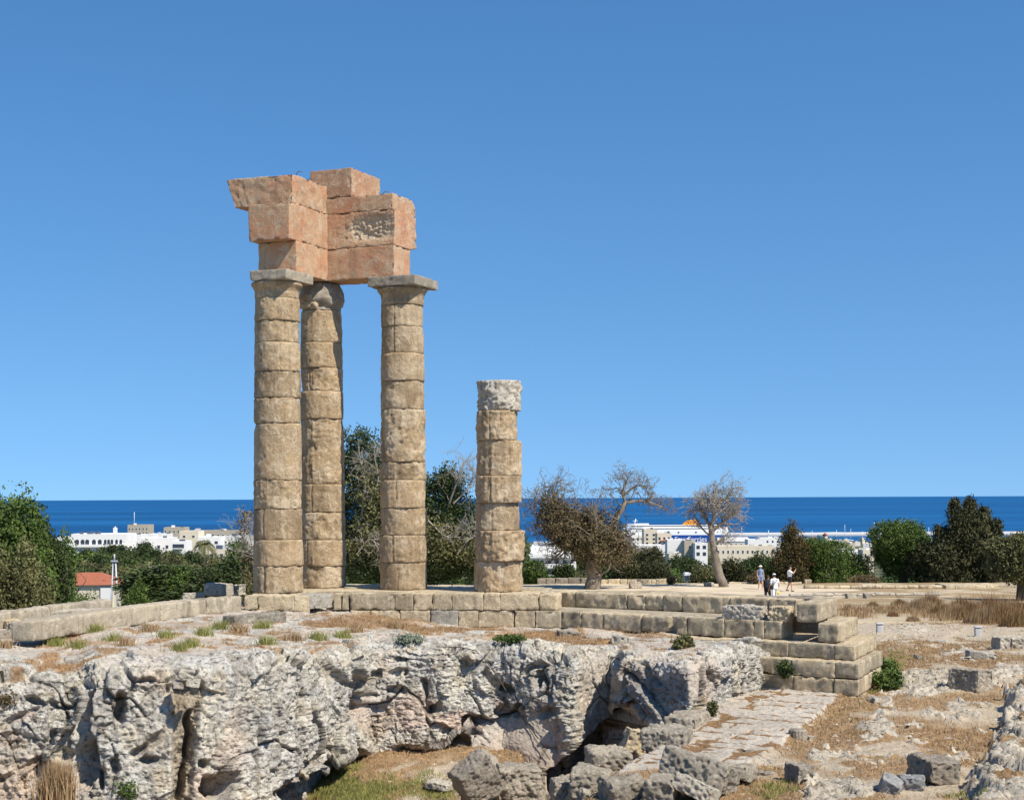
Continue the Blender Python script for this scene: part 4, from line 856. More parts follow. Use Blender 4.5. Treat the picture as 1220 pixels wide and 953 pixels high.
# ------------------------------------------------------------ vegetation
RS = np.random.RandomState(11)
def leaves(C, ls, seed=0, n=1, sig=0.1, elong=1.6, up=0.0, ctr=None):
    """n leaf quads around each centre"""
    rs = np.random.RandomState(seed); c = np.repeat(C, n, 0) + rs.normal(size=(len(C) * n, 3)) * sig
    m = len(c); a = rs.normal(size=(m, 3)); a[:, 2] += up
    if ctr is not None: o_ = c - ctr; a += 1.2 * o_ / np.maximum(np.linalg.norm(o_, axis=1), .1)[:, None]
    a /= np.linalg.norm(a, axis=1)[:, None]; b = np.cross(a, rs.normal(size=(m, 3))); b /= np.linalg.norm(b, axis=1)[:, None]
    s_ = (ls * rs.uniform(0.6, 1.4, m))[:, None]; a = a * s_ * elong * .5; b = b * s_ * .5
    V = np.stack([c - a, c - b * .9, c + a, c + b * .9], 1).reshape(-1, 3); return V, np.arange(4 * m).reshape(-1, 4)
def lobes(spec, n, seed, noise_f=0.9, hollow=0.72, gap=-.15):
    """points through the volume of a set of ellipsoids (cx,cy,cz,rx,ry,rz), kept to a ragged noisy shell"""
    rs = np.random.RandomState(seed); vol = np.array([s_[3] * s_[4] * s_[5] for s_ in spec]) ** .67; vol /= vol.sum(); out = []
    for s_, f in zip(spec, vol):
        m = int(n * f * 1.6) + 1; d_ = rs.normal(size=(m, 3)); d_ /= np.linalg.norm(d_, axis=1)[:, None]
        r_ = rs.uniform(hollow, 1.0, m) ** .8 * (1 + .30 * noise(d_ * 1.6 + seed + s_[0], 1.0, seed) + .16 * noise(d_ * 4 + seed, 1.0, seed + 1))
        p = np.array(s_[:3]) + d_ * r_[:, None] * np.array(s_[3:]); keep = noise(p, noise_f * 1.9 / max(.6, np.mean(s_[3:]) / 2), seed + 2) > gap
        out.append(p[keep])
    p = np.concatenate(out); return p[rs.permutation(len(p))[:n]]
def grow(start, d_, length, rad, depth, rs, segs, bend=.35, grav=0.0, nch=3, shrink=.62, spread=.75, minr=.006):
    k = 5; pts = [np.array(start, float)]; d_ = np.array(d_, float) / np.linalg.norm(d_)
    for i in range(k):
        d_ = d_ + rs.normal(size=3) * bend * .5 + [0, 0, grav * .2]; d_ /= np.linalg.norm(d_); pts.append(pts[-1] + d_ * length / k)
    r1 = max(minr, rad * .6); segs.append((np.array(pts), np.linspace(rad, r1, k + 1), depth))
    if depth <= 0: return
    for j in range(nch):
        t_ = rs.uniform(.35, 1.0) if j else 1.0; i = min(k, int(t_ * k)); q = rs.normal(size=3); nd = d_ * (1 - spread * .4) + q / np.linalg.norm(q) * spread
        grow(pts[i], nd, length * shrink * rs.uniform(.75, 1.25), max(minr, rad * .55), depth - 1, rs, segs, bend, grav, nch, shrink, spread, minr)
def segmesh(segs, n0=6):
    return join([tube(p, r_, n0 if dp >= 3 else (4 if dp >= 1 else 3), cap=dp >= 3) for p, r_, dp in segs])
def trunkmesh(h_, r_, seed, limbs=4, spread=1.0):
    rs = np.random.RandomState(seed); segs = [(np.array([[0, 0, -.6], [.03, 0, h_ * .25], [rs.normal() * .1, rs.normal() * .1, h_ * .6]]), np.array([r_ * 1.35, r_, r_ * .8]), 3)]
    for i in range(limbs):
        a = i * 2 * PI / limbs + rs.rand(); grow(segs[0][0][-1] - [0, 0, h_ * .1 * rs.rand()], (math.cos(a) * spread, math.sin(a) * spread, 1.0), h_ * .24, r_ * .4, 1, rs, segs, .3, 0, 2)
    return segmesh(segs)

# a library of crowns; every tree object is trunk + crown, copies share the mesh data
def tree(name, label, cat, px_, yb, Y, h_, w_, kind, group=None, seed=0, leafmat='leaf_dark', n=9000, ls=.16, zb=None, trunkh=.3, dep=None, rz=None):
    x, _, _ = P(px_, yb, Y); z = zb if zb is not None else hfar(x, Y); o = (float(x), float(Y), float(z)); t = thing(name, o, label, cat, group)
    rs = np.random.RandomState(seed + 5); sp = []
    if kind == 'round':
        for i in range(9):
            a = rs.uniform(0, 2 * PI); rr = rs.uniform(.15, .6); zz = rs.uniform(.42, .8)
            sp.append((math.cos(a) * rr * w_ / 2, math.sin(a) * rr * w_ / 2, zz * h_, w_ * rs.uniform(.2, .32), w_ * rs.uniform(.2, .32), h_ * rs.uniform(.15, .24)))
        sp.append((0, 0, h_ * .55, w_ * .36, w_ * .36, h_ * .36))
    elif kind == 'bush':
        for i in range(10):
            a = rs.uniform(0, 2 * PI); rr = rs.uniform(.1, .62); zz = rs.uniform(.25, .72)
            sp.append((math.cos(a) * rr * w_ / 2, math.sin(a) * rr * w_ / 2, zz * h_, w_ * rs.uniform(.18, .3), w_ * rs.uniform(.18, .3), h_ * rs.uniform(.18, .28)))
        sp.append((0, 0, h_ * .4, w_ * .42, w_ * .42, h_ * .45))
    elif kind == 'cypress':
        for i in range(16):
            f = i / 15; ww = w_ / 2 * (1 - f ** 3.2) * (.9 + .2 * rs.rand()) + .12; a = rs.uniform(0, 2 * PI)
            sp.append((math.cos(a) * ww * .3, math.sin(a) * ww * .3, h_ * (.08 + .85 * f), ww * .8, ww * .8, h_ * .13))
    C = lobes(sp, n // 4, seed + 3, hollow=.6); C = C[C[:, 2] > h_ * .03]
    V, Q = leaves(C, ls, seed, 4, ls * 1.1, ctr=np.array([0, 0, h_ * .45]), up=.3)
    crown = mk('crown', V, Q, M[leafmat], t, (0, 0, 0), smooth=False)
    V, Fs = trunkmesh(h_ * .8, .05 * w_ + .04, seed, 4); mk('trunk', V, Fs, M['darkbark'], t, (0, 0, 0))
    return t
def top_h(yt, Y, z): return E + (HY - yt) / F * Y - z
ORD = ['first', 'second', 'third', 'fourth', 'fifth', 'sixth', 'seventh', 'eighth', 'ninth', 'tenth', 'eleventh', 'twelfth', 'thirteenth', 'fourteenth', 'fifteenth', 'sixteenth', 'seventeenth', 'eighteenth', 'nineteenth', 'twentieth']

# dead tree with tan-brown foliage (left of the terrace)
def limb(pts, Y, r0, r1, n=9, dy=None):
    q = np.array([P(x, y, Y + (dy[i] if dy else 0)) for i, (x, y) in enumerate(pts)]); t_ = np.linspace(0, 1, len(q)); tt = np.linspace(0, 1, n)
    # smooth interpolation
    out = np.stack([np.interp(tt, t_, q[:, k]) for k in range(3)], 1)
    for _ in range(2): out[1:-1] = (out[:-2] + 2 * out[1:-1] + out[2:]) / 4
    return out, np.linspace(r0, r1, n)
def handtree(name, label, base_px, Y, limbs, tw, seed, barkmat, twigmat, crown=None):
    o = G(base_px[0], base_px[1], hfar(0, Y)); o = P(base_px[0], base_px[1], Y); org = tuple(float(v_) for v_ in o); t = thing(name, org, label, 'tree')
    rs = np.random.RandomState(seed); segs = []; tips = []
    for (pts, r0, r1, dy) in limbs:
        p, r_ = limb(pts, Y, r0, r1, 10, dy); p = p + fbm(p, 1.3, 2, seed)[:, None] * .08 * (r0 > .05); segs.append((p, r_, 4))
    V, Fs = segmesh(segs, 10); mk('trunk', V, Fs, M[barkmat], t, org)
    ts = []
    for (pts, r0, r1, dy), (cnt, ln, dep, sprd) in zip(limbs, tw):
        p, r_ = limb(pts, Y, r0, r1, 30, dy)
        for i in range(cnt):
            k = int(rs.uniform(.3, 1.0) * 29); d_ = p[min(29, k + 1)] - p[max(0, k - 1)]; d_ /= np.linalg.norm(d_); q = rs.normal(size=3); q[2] += .25
            grow(p[k], d_ * .55 + q / np.linalg.norm(q) * sprd, ln * rs.uniform(.6, 1.2), max(.018, r_[k] * .45), dep, rs, ts, .45, .1, 3, .62, .8, .011)
    V, Fs = segmesh(ts); mk('branches', V, Fs, M[twigmat], t, org)
    return t, org, ts
T1, o1, ts1 = handtree('withered_tree', 'half dead tree with brown crown and flared grey trunk left of the ferry', (706, 701), 112,
    [([(706, 703), (708, 690), (706, 672), (700, 655)], .62, .36, None), ([(704, 668), (690, 640), (668, 610), (650, 590)], .30, .07, [0, 0, 1, 1.5]), ([(706, 664), (720, 640), (737, 615), (745, 598)], .26, .12, [0, 0, -.5, -.5]),
     ([(700, 660), (712, 630), (706, 606)], .22, .05, [0, -1, -1.5]), ([(702, 668), (672, 650), (645, 635)], .2, .05, [0, 1, 2]), ([(745, 600), (741, 585), (748, 570)], .12, .04, [-.5, -.5, 0]), ([(745, 600), (765, 595), (785, 603), (797, 608)], .12, .03, [-.5, 0, 0, .4]), ([(743, 590), (757, 578), (772, 580)], .1, .03, [-.5, 0, 0]), ([(707, 662), (735, 655), (752, 650)], .16, .05, [0, 0, 0]),
     ([(640, 622), (636, 600), (642, 580)], .07, .03, [2, 2, 2])],
    [(3, .8, 1, .8), (26, 1.7, 3, .9), (8, 1.3, 2, .9), (14, 1.5, 3, .9), (16, 1.7, 3, 1.0), (14, 1.0, 3, 1.0), (14, .9, 3, 1.0), (10, .8, 3, 1.0), (10, 1.5, 2, 1.0), (10, 1.2, 3, 1.0)], 21, 'twig', 'twig')
def crown_at(parent, org, Y, ell, n, mat, seed, ls=.13, hollow=.3, gap=-.1, name='crown', k=4):
    sp = []
    for (x, y, rx, ry) in ell:
        p = P(x, y, Y) - np.array(org); sp.append((*p, rx / F * Y, rx / F * Y * .85, ry / F * Y))
    C = lobes(sp, n // k, seed, hollow=hollow, gap=gap); V, Q = leaves(C, ls, seed, k, ls * 1.3, up=.2)
    return mk(name, V, Q, M[mat], parent, (0, 0, 0), smooth=False)
crown_at(T1, o1, 112, [(695, 640, 48, 30), (715, 655, 40, 22), (670, 625, 32, 28), (730, 640, 26, 20), (655, 610, 20, 24), (700, 618, 22, 18), (735, 660, 22, 16)], 26000, 'leaf_brown', 5, .10, .2, -.1)
crown_at(T1, o1, 112.5, [(700, 645, 44, 26), (672, 632, 26, 22), (725, 652, 26, 18)], 9000, 'leaf_cypress', 6, .11, .1, -.1)
T2, o2, ts2 = handtree('bare_tree', 'pale leafless tree with forked crown standing alone on the sandy terrace', (862, 699), 113,
    [([(864, 702), (859, 690), (856, 676), (849, 662), (851, 648), (846, 636), (847, 625)], .36, .19, [0, 0, .15, -.1, .1, 0, 0]), ([(848, 628), (838, 612), (832, 598)], .15, .05, [0, .5, 1]), ([(848, 628), (852, 606), (850, 585)], .17, .05, [0, -.4, -.6]), ([(849, 632), (866, 618), (880, 604)], .14, .04, [0, 0, .5]), ([(848, 648), (862, 642), (870, 630)], .1, .03, [0, 0, 0]), ([(850, 606), (866, 592), (874, 582)], .09, .03, [-.4, 0, 0]), ([(847, 640), (834, 628), (827, 612)], .07, .03, [0, .6, .6])],
    [(0, 1, 1, 1), (24, .95, 3, .85), (30, 1.0, 3, .85), (26, .95, 3, .9), (9, .8, 3, .8), (16, .9, 3, .9), (10, .75, 3, .9)], 33, 'bark', 'paletwig')
# big dark tree behind the columns with bare branches at the right
oY = 105; tb = P(480, 705, oY); org = tuple(float(v_) for v_ in tb)
T3 = thing('dense_tree', org, 'large dark evergreen tree with bare twigs filling the gaps between the columns', 'tree')
V, Fs = trunkmesh(8, .35, 7, 5); mk('trunk', V, Fs, M['darkbark'], T3, (0, 0, 0))
crown_at(T3, org, oY, [(430, 545, 30, 38), (425, 600, 34, 45), (440, 660, 40, 45), (480, 620, 45, 60), (520, 600, 30, 45), (545, 625, 36, 38), (500, 665, 60, 38), (570, 660, 50, 36), (610, 655, 22, 24), (455, 570, 22, 40), (395, 640, 24, 60), (535, 580, 22, 26)], 90000, 'leaf_dark', 8, .11, .35, -.2)
crown_at(T3, org, oY - 2.3, [(440, 585, 26, 40), (560, 655, 40, 20), (515, 640, 30, 30), (430, 640, 26, 30)], 9000, 'leaf_olive', 9, .13, .3, .05)
segs = []; rs = np.random.RandomState(4)
for (pts, r0, r1, dy) in [([(520, 640), (535, 600), (548, 565), (552, 552)], .12, .03, [0, -1, -1.5, -1.5]), ([(540, 600), (560, 580), (570, 560)], .07, .02, [-1, -1, -1]), ([(430, 620), (436, 580), (428, 540)], .09, .03, [-2, -2.5, -2.5]), ([(440, 600), (452, 570), (446, 545)], .07, .02, [-2.5, -2.8, -2.8]), ([(425, 660), (440, 640), (452, 650)], .06, .02, [-3, -3.2, -3]), ([(545, 660), (560, 640), (590, 630)], .06, .02, [-3, -3, -2.5]), ([(510, 620), (530, 640), (555, 640)], .06, .02, [-3, -3, -2.5]), ([(310, 690), (300, 650), (292, 610)], .05, .02, [0, 0, 0]), ([(305, 680), (290, 645), (285, 630)], .04, .02, [0, 0, 0])]:
    p, r_ = limb(pts, oY, r0, r1, 12, dy); segs.append((p, r_, 2))
    for i in range(16):
        k = rs.randint(2, 12); q = rs.normal(size=3); q[2] += .3; grow(p[k], (p[k] - p[k - 1]) / np.linalg.norm(p[k] - p[k - 1]) * .5 + q / np.linalg.norm(q) * .8, rs.uniform(.6, 1.3), .025, 2, rs, segs, .4, .1, 3, .62, .8, .011)
V, Fs = segmesh(segs); mk('branches', V, Fs, M['paletwig'], T3, org)
crown_at(T3, org, oY, [(295, 665, 10, 30), (292, 620, 8, 20)], 900, 'leaf_brown', 19, .12, .1, .0)

# trees and bushes standing one by one, terrace edge and slope behind
TL = [ # label, name, px, yb, Y, ytop, width px, kind, mat, seed, n, ls
 ('tall dark green tree at the left edge of the picture, highest of the left trees', 'dense_tree', 18, 720, 95, 578, 112, 'round', 'leaf_mid', 1, 36000, .17),
 ('dark green tree with spiky outline behind the roof at the left, second from the edge', 'dense_tree', 50, 712, 100, 600, 58, 'round', 'leaf_dark', 2, 20000, .17),
 ('narrow branch-like green tree reaching over the white arcaded building', 'dense_tree', 78, 690, 130, 622, 26, 'round', 'leaf_mid', 3, 5000, .17),
 ('olive grey bush at the left edge in front of the tall dark tree', 'bush', 12, 735, 78, 648, 80, 'bush', 'leaf_olive', 4, 16000, .13),
 ('olive coloured bush between the left edge bush and the red roofed house', 'bush', 44, 728, 82, 668, 50, 'bush', 'leaf_olive', 5, 9000, .13),
 ('dark bush directly in front of the red roofed house', 'bush', 98, 722, 105, 701, 50, 'bush', 'leaf_mid', 6, 9000, .13),
 ('dark green bush just right of the house corner and the lattice mast', 'bush', 164, 722, 120, 686, 40, 'bush', 'leaf_mid', 7, 8000, .15),
 ('wide dark green bush left of the blue grey boulders', 'bush', 208, 718, 125, 676, 66, 'bush', 'leaf_mid', 8, 12000, .15),
 ('dark green bush above the blue grey boulders', 'bush', 262, 712, 120, 672, 60, 'bush', 'leaf_dark', 9, 11000, .15),
 ('dark round tree beside the front left column, right of the palm', 'dense_tree', 283, 700, 200, 643, 36, 'round', 'leaf_mid', 10, 7000, .2),
 ('brownish olive bush behind the front left column base', 'bush', 296, 712, 112, 668, 34, 'bush', 'leaf_olive', 11, 5000, .13),
 ('pale grey green round bush in the middle of the dark scrub', 'bush', 187, 700, 230, 668, 40, 'bush', 'leaf_grey', 12, 5000, .22),
 ('light green small bush left of the lattice mast', 'bush', 83, 690, 240, 667, 14, 'bush', 'leaf_grey', 13, 900, .22),
 # centre
 ('dark bush below the apartment block behind the short column', 'bush', 640, 702, 122, 668, 34, 'bush', 'leaf_mid', 20, 6000, .14),
 ('green bush between the apartment block and the half dead tree', 'bush', 672, 700, 124, 672, 30, 'bush', 'leaf_dark', 21, 5000, .14),
 ('round dark umbrella pine right of the half dead tree', 'dense_tree', 774, 700, 150, 650, 46, 'round', 'leaf_cypress', 22, 9000, .16),
 ('dark olive bush right beside the trunk of the half dead tree', 'bush', 745, 702, 128, 668, 40, 'bush', 'leaf_cypress', 23, 7000, .14),
 ('dark olive bush in front of the umbrella pine', 'bush', 782, 702, 126, 668, 46, 'bush', 'leaf_cypress', 24, 8000, .14),
 ('dark bush behind the small white van', 'bush', 818, 700, 330, 664, 52, 'bush', 'leaf_dark', 25, 8000, .3),
 ('greenish olive bush left of the pale leafless tree', 'bush', 836, 702, 130, 672, 32, 'bush', 'leaf_olive', 26, 6000, .14),
 ('dark bush wrapped round the back of the pale leafless tree', 'bush', 874, 702, 128, 668, 34, 'bush', 'leaf_cypress', 27, 6000, .14),
 ('wide dark bush between the leafless tree and the woman in the hat', 'bush', 904, 702, 132, 661, 60, 'bush', 'leaf_dark', 28, 11000, .14),
 ('dry brown thorn bush left of the woman in the hat', 'bush', 900, 698, 118, 682, 16, 'bush', 'leaf_brown', 29, 1500, .1),
 ('small dry shrub on the low terrace wall right of the half dead tree', 'bush', 800, 698, 117, 688, 12, 'bush', 'leaf_brown', 30, 900, .09),
 ('low green bush at the foot of the cypress beside the hat woman', 'bush', 921, 700, 122, 672, 20, 'bush', 'leaf_mid', 31, 3000, .12),
 # right
 ('browning cypress with a ragged pointed top beside the light green bush', 'cypress', 943, 700, 122, 624, 44, 'cypress', 'leaf_cypbrown', 32, 18000, .11),
 ('light green rounded bush right of the browning cypress', 'bush', 985, 700, 123, 644, 66, 'bush', 'leaf_mid', 33, 20000, .12),
 ('lower light green bush right of the rounded one', 'bush', 1018, 700, 124, 658, 46, 'bush', 'leaf_mid', 34, 10000, .12),
 ('reddish brown low shrub at the foot of the light green bushes', 'bush', 1030, 699, 119, 688, 40, 'bush', 'leaf_brown', 35, 3000, .1),
 ('bright green broad tree left of the big dark cedar', 'dense_tree', 1076, 701, 124, 619, 90, 'round', 'leaf_mid', 36, 34000, .13),
 ('dark low conifer branches hanging between the green tree and the cedar', 'bush', 1112, 701, 121, 650, 60, 'bush', 'leaf_cypress', 37, 14000, .12),
 ('olive tree with yellowish crown at the right edge', 'olive_tree', 1216, 713, 92, 636, 74, 'round', 'leaf_olive', 38, 26000, .11),
 ('dark bush between the cedar and the olive tree', 'bush', 1185, 702, 118, 640, 30, 'bush', 'leaf_cypress', 39, 6000, .12),
]
for (lb, nm, x, yb, Y, yt, wp, kd, mt, sd_, n_, ls) in TL:
    z = float(hfar(P(x, 600, Y)[0], Y)); tree(nm, lb, 'tree' if 'tree' in nm or nm == 'cypress' else 'bush', x, yb, Y, top_h(yt, Y, z) * (1.1 if kd == 'bush' else 1.04), wp / F * Y * 1.08, kd, None, sd_, mt, int(n_ * 1.5), ls * .75)
# big ragged cedar
oY = 120; org = tuple(float(v_) for v_ in P(1150, 701, oY)); T4 = thing('cedar', org, 'big dark cedar with ragged windswept tips, tallest tree on the right', 'tree')
sp = []; rs = np.random.RandomState(3); C = []
for (x0, y0, x1, y1, r0) in [(1155, 700, 1137, 597, 28), (1160, 700, 1155, 596, 28), (1165, 700, 1172, 606, 28), (1170, 700, 1187, 622, 26), (1150, 700, 1118, 628, 28), (1152, 700, 1146, 610, 34), (1164, 700, 1166, 612, 36), (1145, 700, 1105, 655, 18), (1160, 700, 1160, 640, 42), (1175, 700, 1192, 650, 16), (1150, 700, 1130, 650, 40), (1160, 705, 1105, 690, 34), (1170, 705, 1185, 690, 30), (1130, 700, 1120, 650, 36), (1170, 700, 1175, 640, 34)]:
    m = 1500; t_ = rs.uniform(.1, 1, m); r_ = (r0 * (1 - t_) ** .6 + 1.5) / F * oY; a = rs.normal(size=(m, 3)); a /= np.linalg.norm(a, axis=1)[:, None]
    p0 = P(x0, y0, oY); p1 = P(x1, y1, oY + rs.uniform(-1, 1)); q = p0 + (p1 - p0) * t_[:, None] + a * (r_ * rs.uniform(.3, 1.1, m))[:, None]; q = q[noise(q, 1.0, 3) > -.35]; C.append(q)
C = np.concatenate(C) - np.array(org); V, Q = leaves(C, .10, 5, 5, .13, elong=2.8, up=1.0); mk('crown', V, Q, M['leaf_cypress'], T4, (0, 0, 0), smooth=False)
V, Fs = trunkmesh(6, .3, 9, 5); mk('trunk', V, Fs, M['darkbark'], T4, (0, 0, 0))

# scrub of the slope: single rounded bushes copied from four prototypes
def proto(seed, mat):
    h_, w_ = 1.0, 1.0; rs = np.random.RandomState(seed); sp = [(0, 0, .4, .42, .42, .42)]
    for i in range(9):
        a = rs.uniform(0, 2 * PI); rr = rs.uniform(.1, .34); sp.append((math.cos(a) * rr, math.sin(a) * rr, rs.uniform(.35, .72), rs.uniform(.15, .24), rs.uniform(.15, .24), rs.uniform(.14, .22)))
    C = lobes(sp, 1500, seed, hollow=.65, noise_f=.25, gap=-.3); V, Q = leaves(C, .03, seed, 4, .03, up=.3)
    t = bpy.data.objects.new('bush', None); crown = mk('crown', V, Q, M[mat], None, (0, 0, 0), smooth=False); COL.objects.link(t); crown.parent = t
    V, Fs = trunkmesh(.7, .04, seed, 3); k_ = mk('trunk', V, Fs, M['darkbark'], t, (0, 0, 0)); return t
protos = [proto(50 + i, m_) for i, m_ in enumerate(['leaf_mid', 'leaf_dark', 'leaf_cypress', 'leaf_olive', 'leaf_dark'])]
rs = np.random.RandomState(77); spots = []
for (xa, xb, n_, ya, yb_, Ya, Yb) in [(85, 300, 44, 648, 692, 120, 560), (300, 640, 16, 655, 690, 140, 420), (640, 930, 20, 662, 690, 150, 480), (0, 90, 8, 640, 690, 150, 450), (920, 1220, 12, 665, 690, 150, 420)]:
    for i in range(n_):
        f = (i + .5) / n_; x = xa + (xb - xa) * ((i * .618) % 1.0) + rs.uniform(-6, 6); Y_ = Yb * (Ya / Yb) ** f * rs.uniform(.95, 1.05); yt = ya + (yb_ - ya) * f + rs.uniform(-3, 3)
        if 55 < x < 160 and Y_ < 225: continue
        spots.append((x, Y_, yt))
spots += [(140, 480, 646), (165, 500, 643), (110, 520, 657), (128, 430, 655), (215, 470, 655), (240, 480, 662), (260, 420, 664), (130, 330, 660), (160, 300, 668), (230, 260, 674), (120, 300, 672), (285, 300, 668), (205, 360, 660)]
spots.sort(key=lambda s_: s_[0]); used = {}
desc = ['mid green bush', 'dark green bush', 'brownish bush', 'olive bush', 'blackish bush']
zone = lambda x: ('left of the columns' if x < 300 else 'glimpsed between the columns' if x < 620 else 'behind the terrace wall' if x < 930 else 'behind the right trees')
cnt = {}
for i, (x, Y_, yt) in enumerate(spots):
    kd = i % 5; z = float(hfar(0, Y_)); hh = max(3.0, top_h(yt, Y_, z)); ww = min(26, max(hh * 1.5, 8)) * rs.uniform(.8, 1.3); key = (kd, zone(x)); cnt[key] = cnt.get(key, 0) + 1
    o = protos[kd] if kd not in used else copy_tree(protos[kd]); used[kd] = 1
    p = P(x, 600, Y_); o.location = (p[0], Y_, z - .3); o.scale = (ww, ww, hh / .88); o.rotation_euler = (0, 0, i * 2.1)
    tag(o, '%s %s, %s of its colour from the left' % (desc[kd], zone(x), ORD[cnt[key] - 1]), 'bush', 'rounded bushes of the wooded slope')

# palm
Y_ = 330; z = float(hfar(0, Y_)); org = (float(P(243, 600, Y_)[0]), Y_, z); T5 = thing('palm_tree', org, 'palm tree with drooping fronds in front of the cream town houses', 'palm tree')
hp = top_h(639, Y_, z) - 1.5; V, Fs = tube([(0, 0, -.5), (.1, 0, hp * .5), (0, 0, hp)], [.4, .32, .3], 8); mk('trunk', V, Fs, M['darkbark'], T5, (0, 0, 0))
for i in range(22):
    a = i * 2.4; el = rs.uniform(.0, 1.1); L_ = 3.6; pts = [np.array([math.cos(a) * L_ * t_ * .8 * math.cos(el), math.sin(a) * L_ * t_ * .8 * math.cos(el), hp + L_ * (t_ * math.sin(el) * 1.1 - (0.75 if el > .3 else .95) * t_ * t_ + (.0 if el > .3 else .2 * t_))]) for t_ in np.linspace(0, 1, 6)]
    parts = [tube(pts, .03, 3)]
    d_ = np.array([-math.sin(a), math.cos(a), 0]); Vq = []
    for k in range(1, 6):
        for s_ in (-1, 1):
            for j in range(3):
                b_ = pts[k - 1] + (pts[k] - pts[k - 1]) * j / 3; Vq += [b_, b_ + d_ * s_ * .5 + [0, 0, -.35], b_ + d_ * s_ * .45 + (pts[k] - pts[k - 1]) * .2 + [0, 0, -.38], b_ + (pts[k] - pts[k - 1]) * .14]
    parts.append((np.array(Vq), np.arange(len(Vq)).reshape(-1, 4))); V, Fs = join(parts); mk('frond', V, Fs, M['leaf_olive'], T5, (0, 0, 0), smooth=False)

# dry grass and tufts
def blades(P0, hgt, wd, seed, lean=.5):
    rs = np.random.RandomState(seed); m = len(P0); hgt = hgt * rs.uniform(.5, 1.3, m); a = rs.uniform(0, 2 * PI, m); l_ = rs.uniform(0, lean, m) * hgt
    dx = np.stack([np.cos(a), np.sin(a), a * 0], 1); sx = np.stack([-np.sin(a + 1), np.cos(a + 1), a * 0], 1) * wd * rs.uniform(.7, 1.4, m)[:, None]
    mid = P0 + dx * l_[:, None] * .35 + np.array([0, 0, 1]) * hgt[:, None] * .55; tip = P0 + dx * l_[:, None] + np.array([0, 0, 1]) * hgt[:, None]
    V = np.stack([P0 - sx, P0 + sx, mid + sx * .7, tip, mid - sx * .7], 1).reshape(-1, 3)
    k = np.arange(m) * 5; return V, [np.stack([k, k + 1, k + 2, k + 4], 1), np.stack([k + 4, k + 2, k + 3], 1)]
g = NG; w_ = g['grass'] * (1 - np.clip(g['rk'] * 2, 0, 1)) * (1 - g['pv']); w_ = w_ + 0.5 * g['jn'] * g['pv']; vis = (g['X'] > -8) & (g['X'] < .36 * g['Y']) & (g['Y'] > 23.5); 
w_ = np.where(vis, np.clip(w_ - .35, 0, 1), 0) * g['A']; pr = w_ / w_.sum()
for nm, cnt_, hh, mt, ww, msk in [('grass', 95000, .085, 'drygrass', .007, 1.0), ('grass', 22000, .10, 'greengrass', .007, None)]:
    q = pr
    if msk is None:
        q = np.clip(g['moss'], 0, 1) * vis * g['A'] + .03 * w_ * (noise(np.stack([g['X'], g['Y'], g['X'] * 0], 1), .5, 44) > .25); q = q / q.sum()
    idx = rs.choice(len(q), cnt_, p=q); P0 = np.stack([g['X'][idx] + rs.uniform(-.05, .05, cnt_), g['Y'][idx] + rs.uniform(-.05, .05, cnt_), g['h'][idx] - .01], 1)
    V, Fs = blades(P0, np.full(cnt_, hh), ww, 3, 1.2); o = mk(nm, V, Fs, M[mt], None, smooth=False)
    tag(o, 'low dry brown grass scattered over the field and floor' if msk else 'patches of green grass on the pit floor', 'grass', kind='stuff')
sw = np.clip(soil - .4, 0, 1) * (PX(V2)[0] > -20); sw = sw * (V2[:, 1] > 30); q = sw * np.linalg.norm(np.cross(du.reshape(-1, 3), dv.reshape(-1, 3)), axis=1); q /= q.sum(); cnt_ = 26000
idx = rs.choice(len(q), cnt_, p=q); V, Fs = blades(V2[idx] + np.stack([rs.uniform(-.05, .05, cnt_), rs.uniform(-.05, .05, cnt_), np.full(cnt_, -.015)], 1), np.full(cnt_, .075), .007, 13, 1.2); tag(mk('grass', V, Fs, M['drygrass'], None, smooth=False), 'short orange brown grass in the hollows of the rock top', 'grass', kind='stuff')
w_ = vis * (g['X'] > -3) * (.15 + np.clip(g['rk'] * 2, 0, 1) + .6 * sm(0, .5, noise(np.stack([g['X'], g['Y'], g['X'] * 0], 1), .8, 9))) * (1 - .9 * g['pv']) * g['A']; q = w_ / w_.sum(); cnt_ = 6500; idx = rs.choice(len(q), cnt_, p=q)
ico = np.array([[1, 0, 0], [-1, 0, 0], [0, 1, 0], [0, -1, 0], [0, 0, 1], [0, 0, -.6], [.6, .6, .5], [-.6, .5, .5]]); tri = np.array([[0, 6, 4], [6, 2, 4], [2, 7, 4], [7, 1, 4], [1, 3, 4], [3, 0, 4], [0, 2, 6], [2, 1, 7], [0, 5, 2], [2, 5, 1], [1, 5, 3], [3, 5, 0]])
sz = .012 + .05 * rs.rand(cnt_) ** 5 + .014 * rs.rand(cnt_); jit = 1 + .35 * rs.normal(size=(cnt_, 8, 3)); Vg = ico[None] * jit * sz[:, None, None] * [1, 1, .6]; Vg = Vg + np.stack([g['X'][idx], g['Y'][idx], g['h'][idx]], 1)[:, None]
tag(mk('gravel', Vg.reshape(-1, 3), (tri[None] + (np.arange(cnt_) * 8)[:, None, None]).reshape(-1, 3), M['pale'], None, smooth=False, attrs=dict(worn=rs.rand(cnt_ * 8))), 'small pale stones and gravel strewn over the field', 'gravel', kind='stuff')
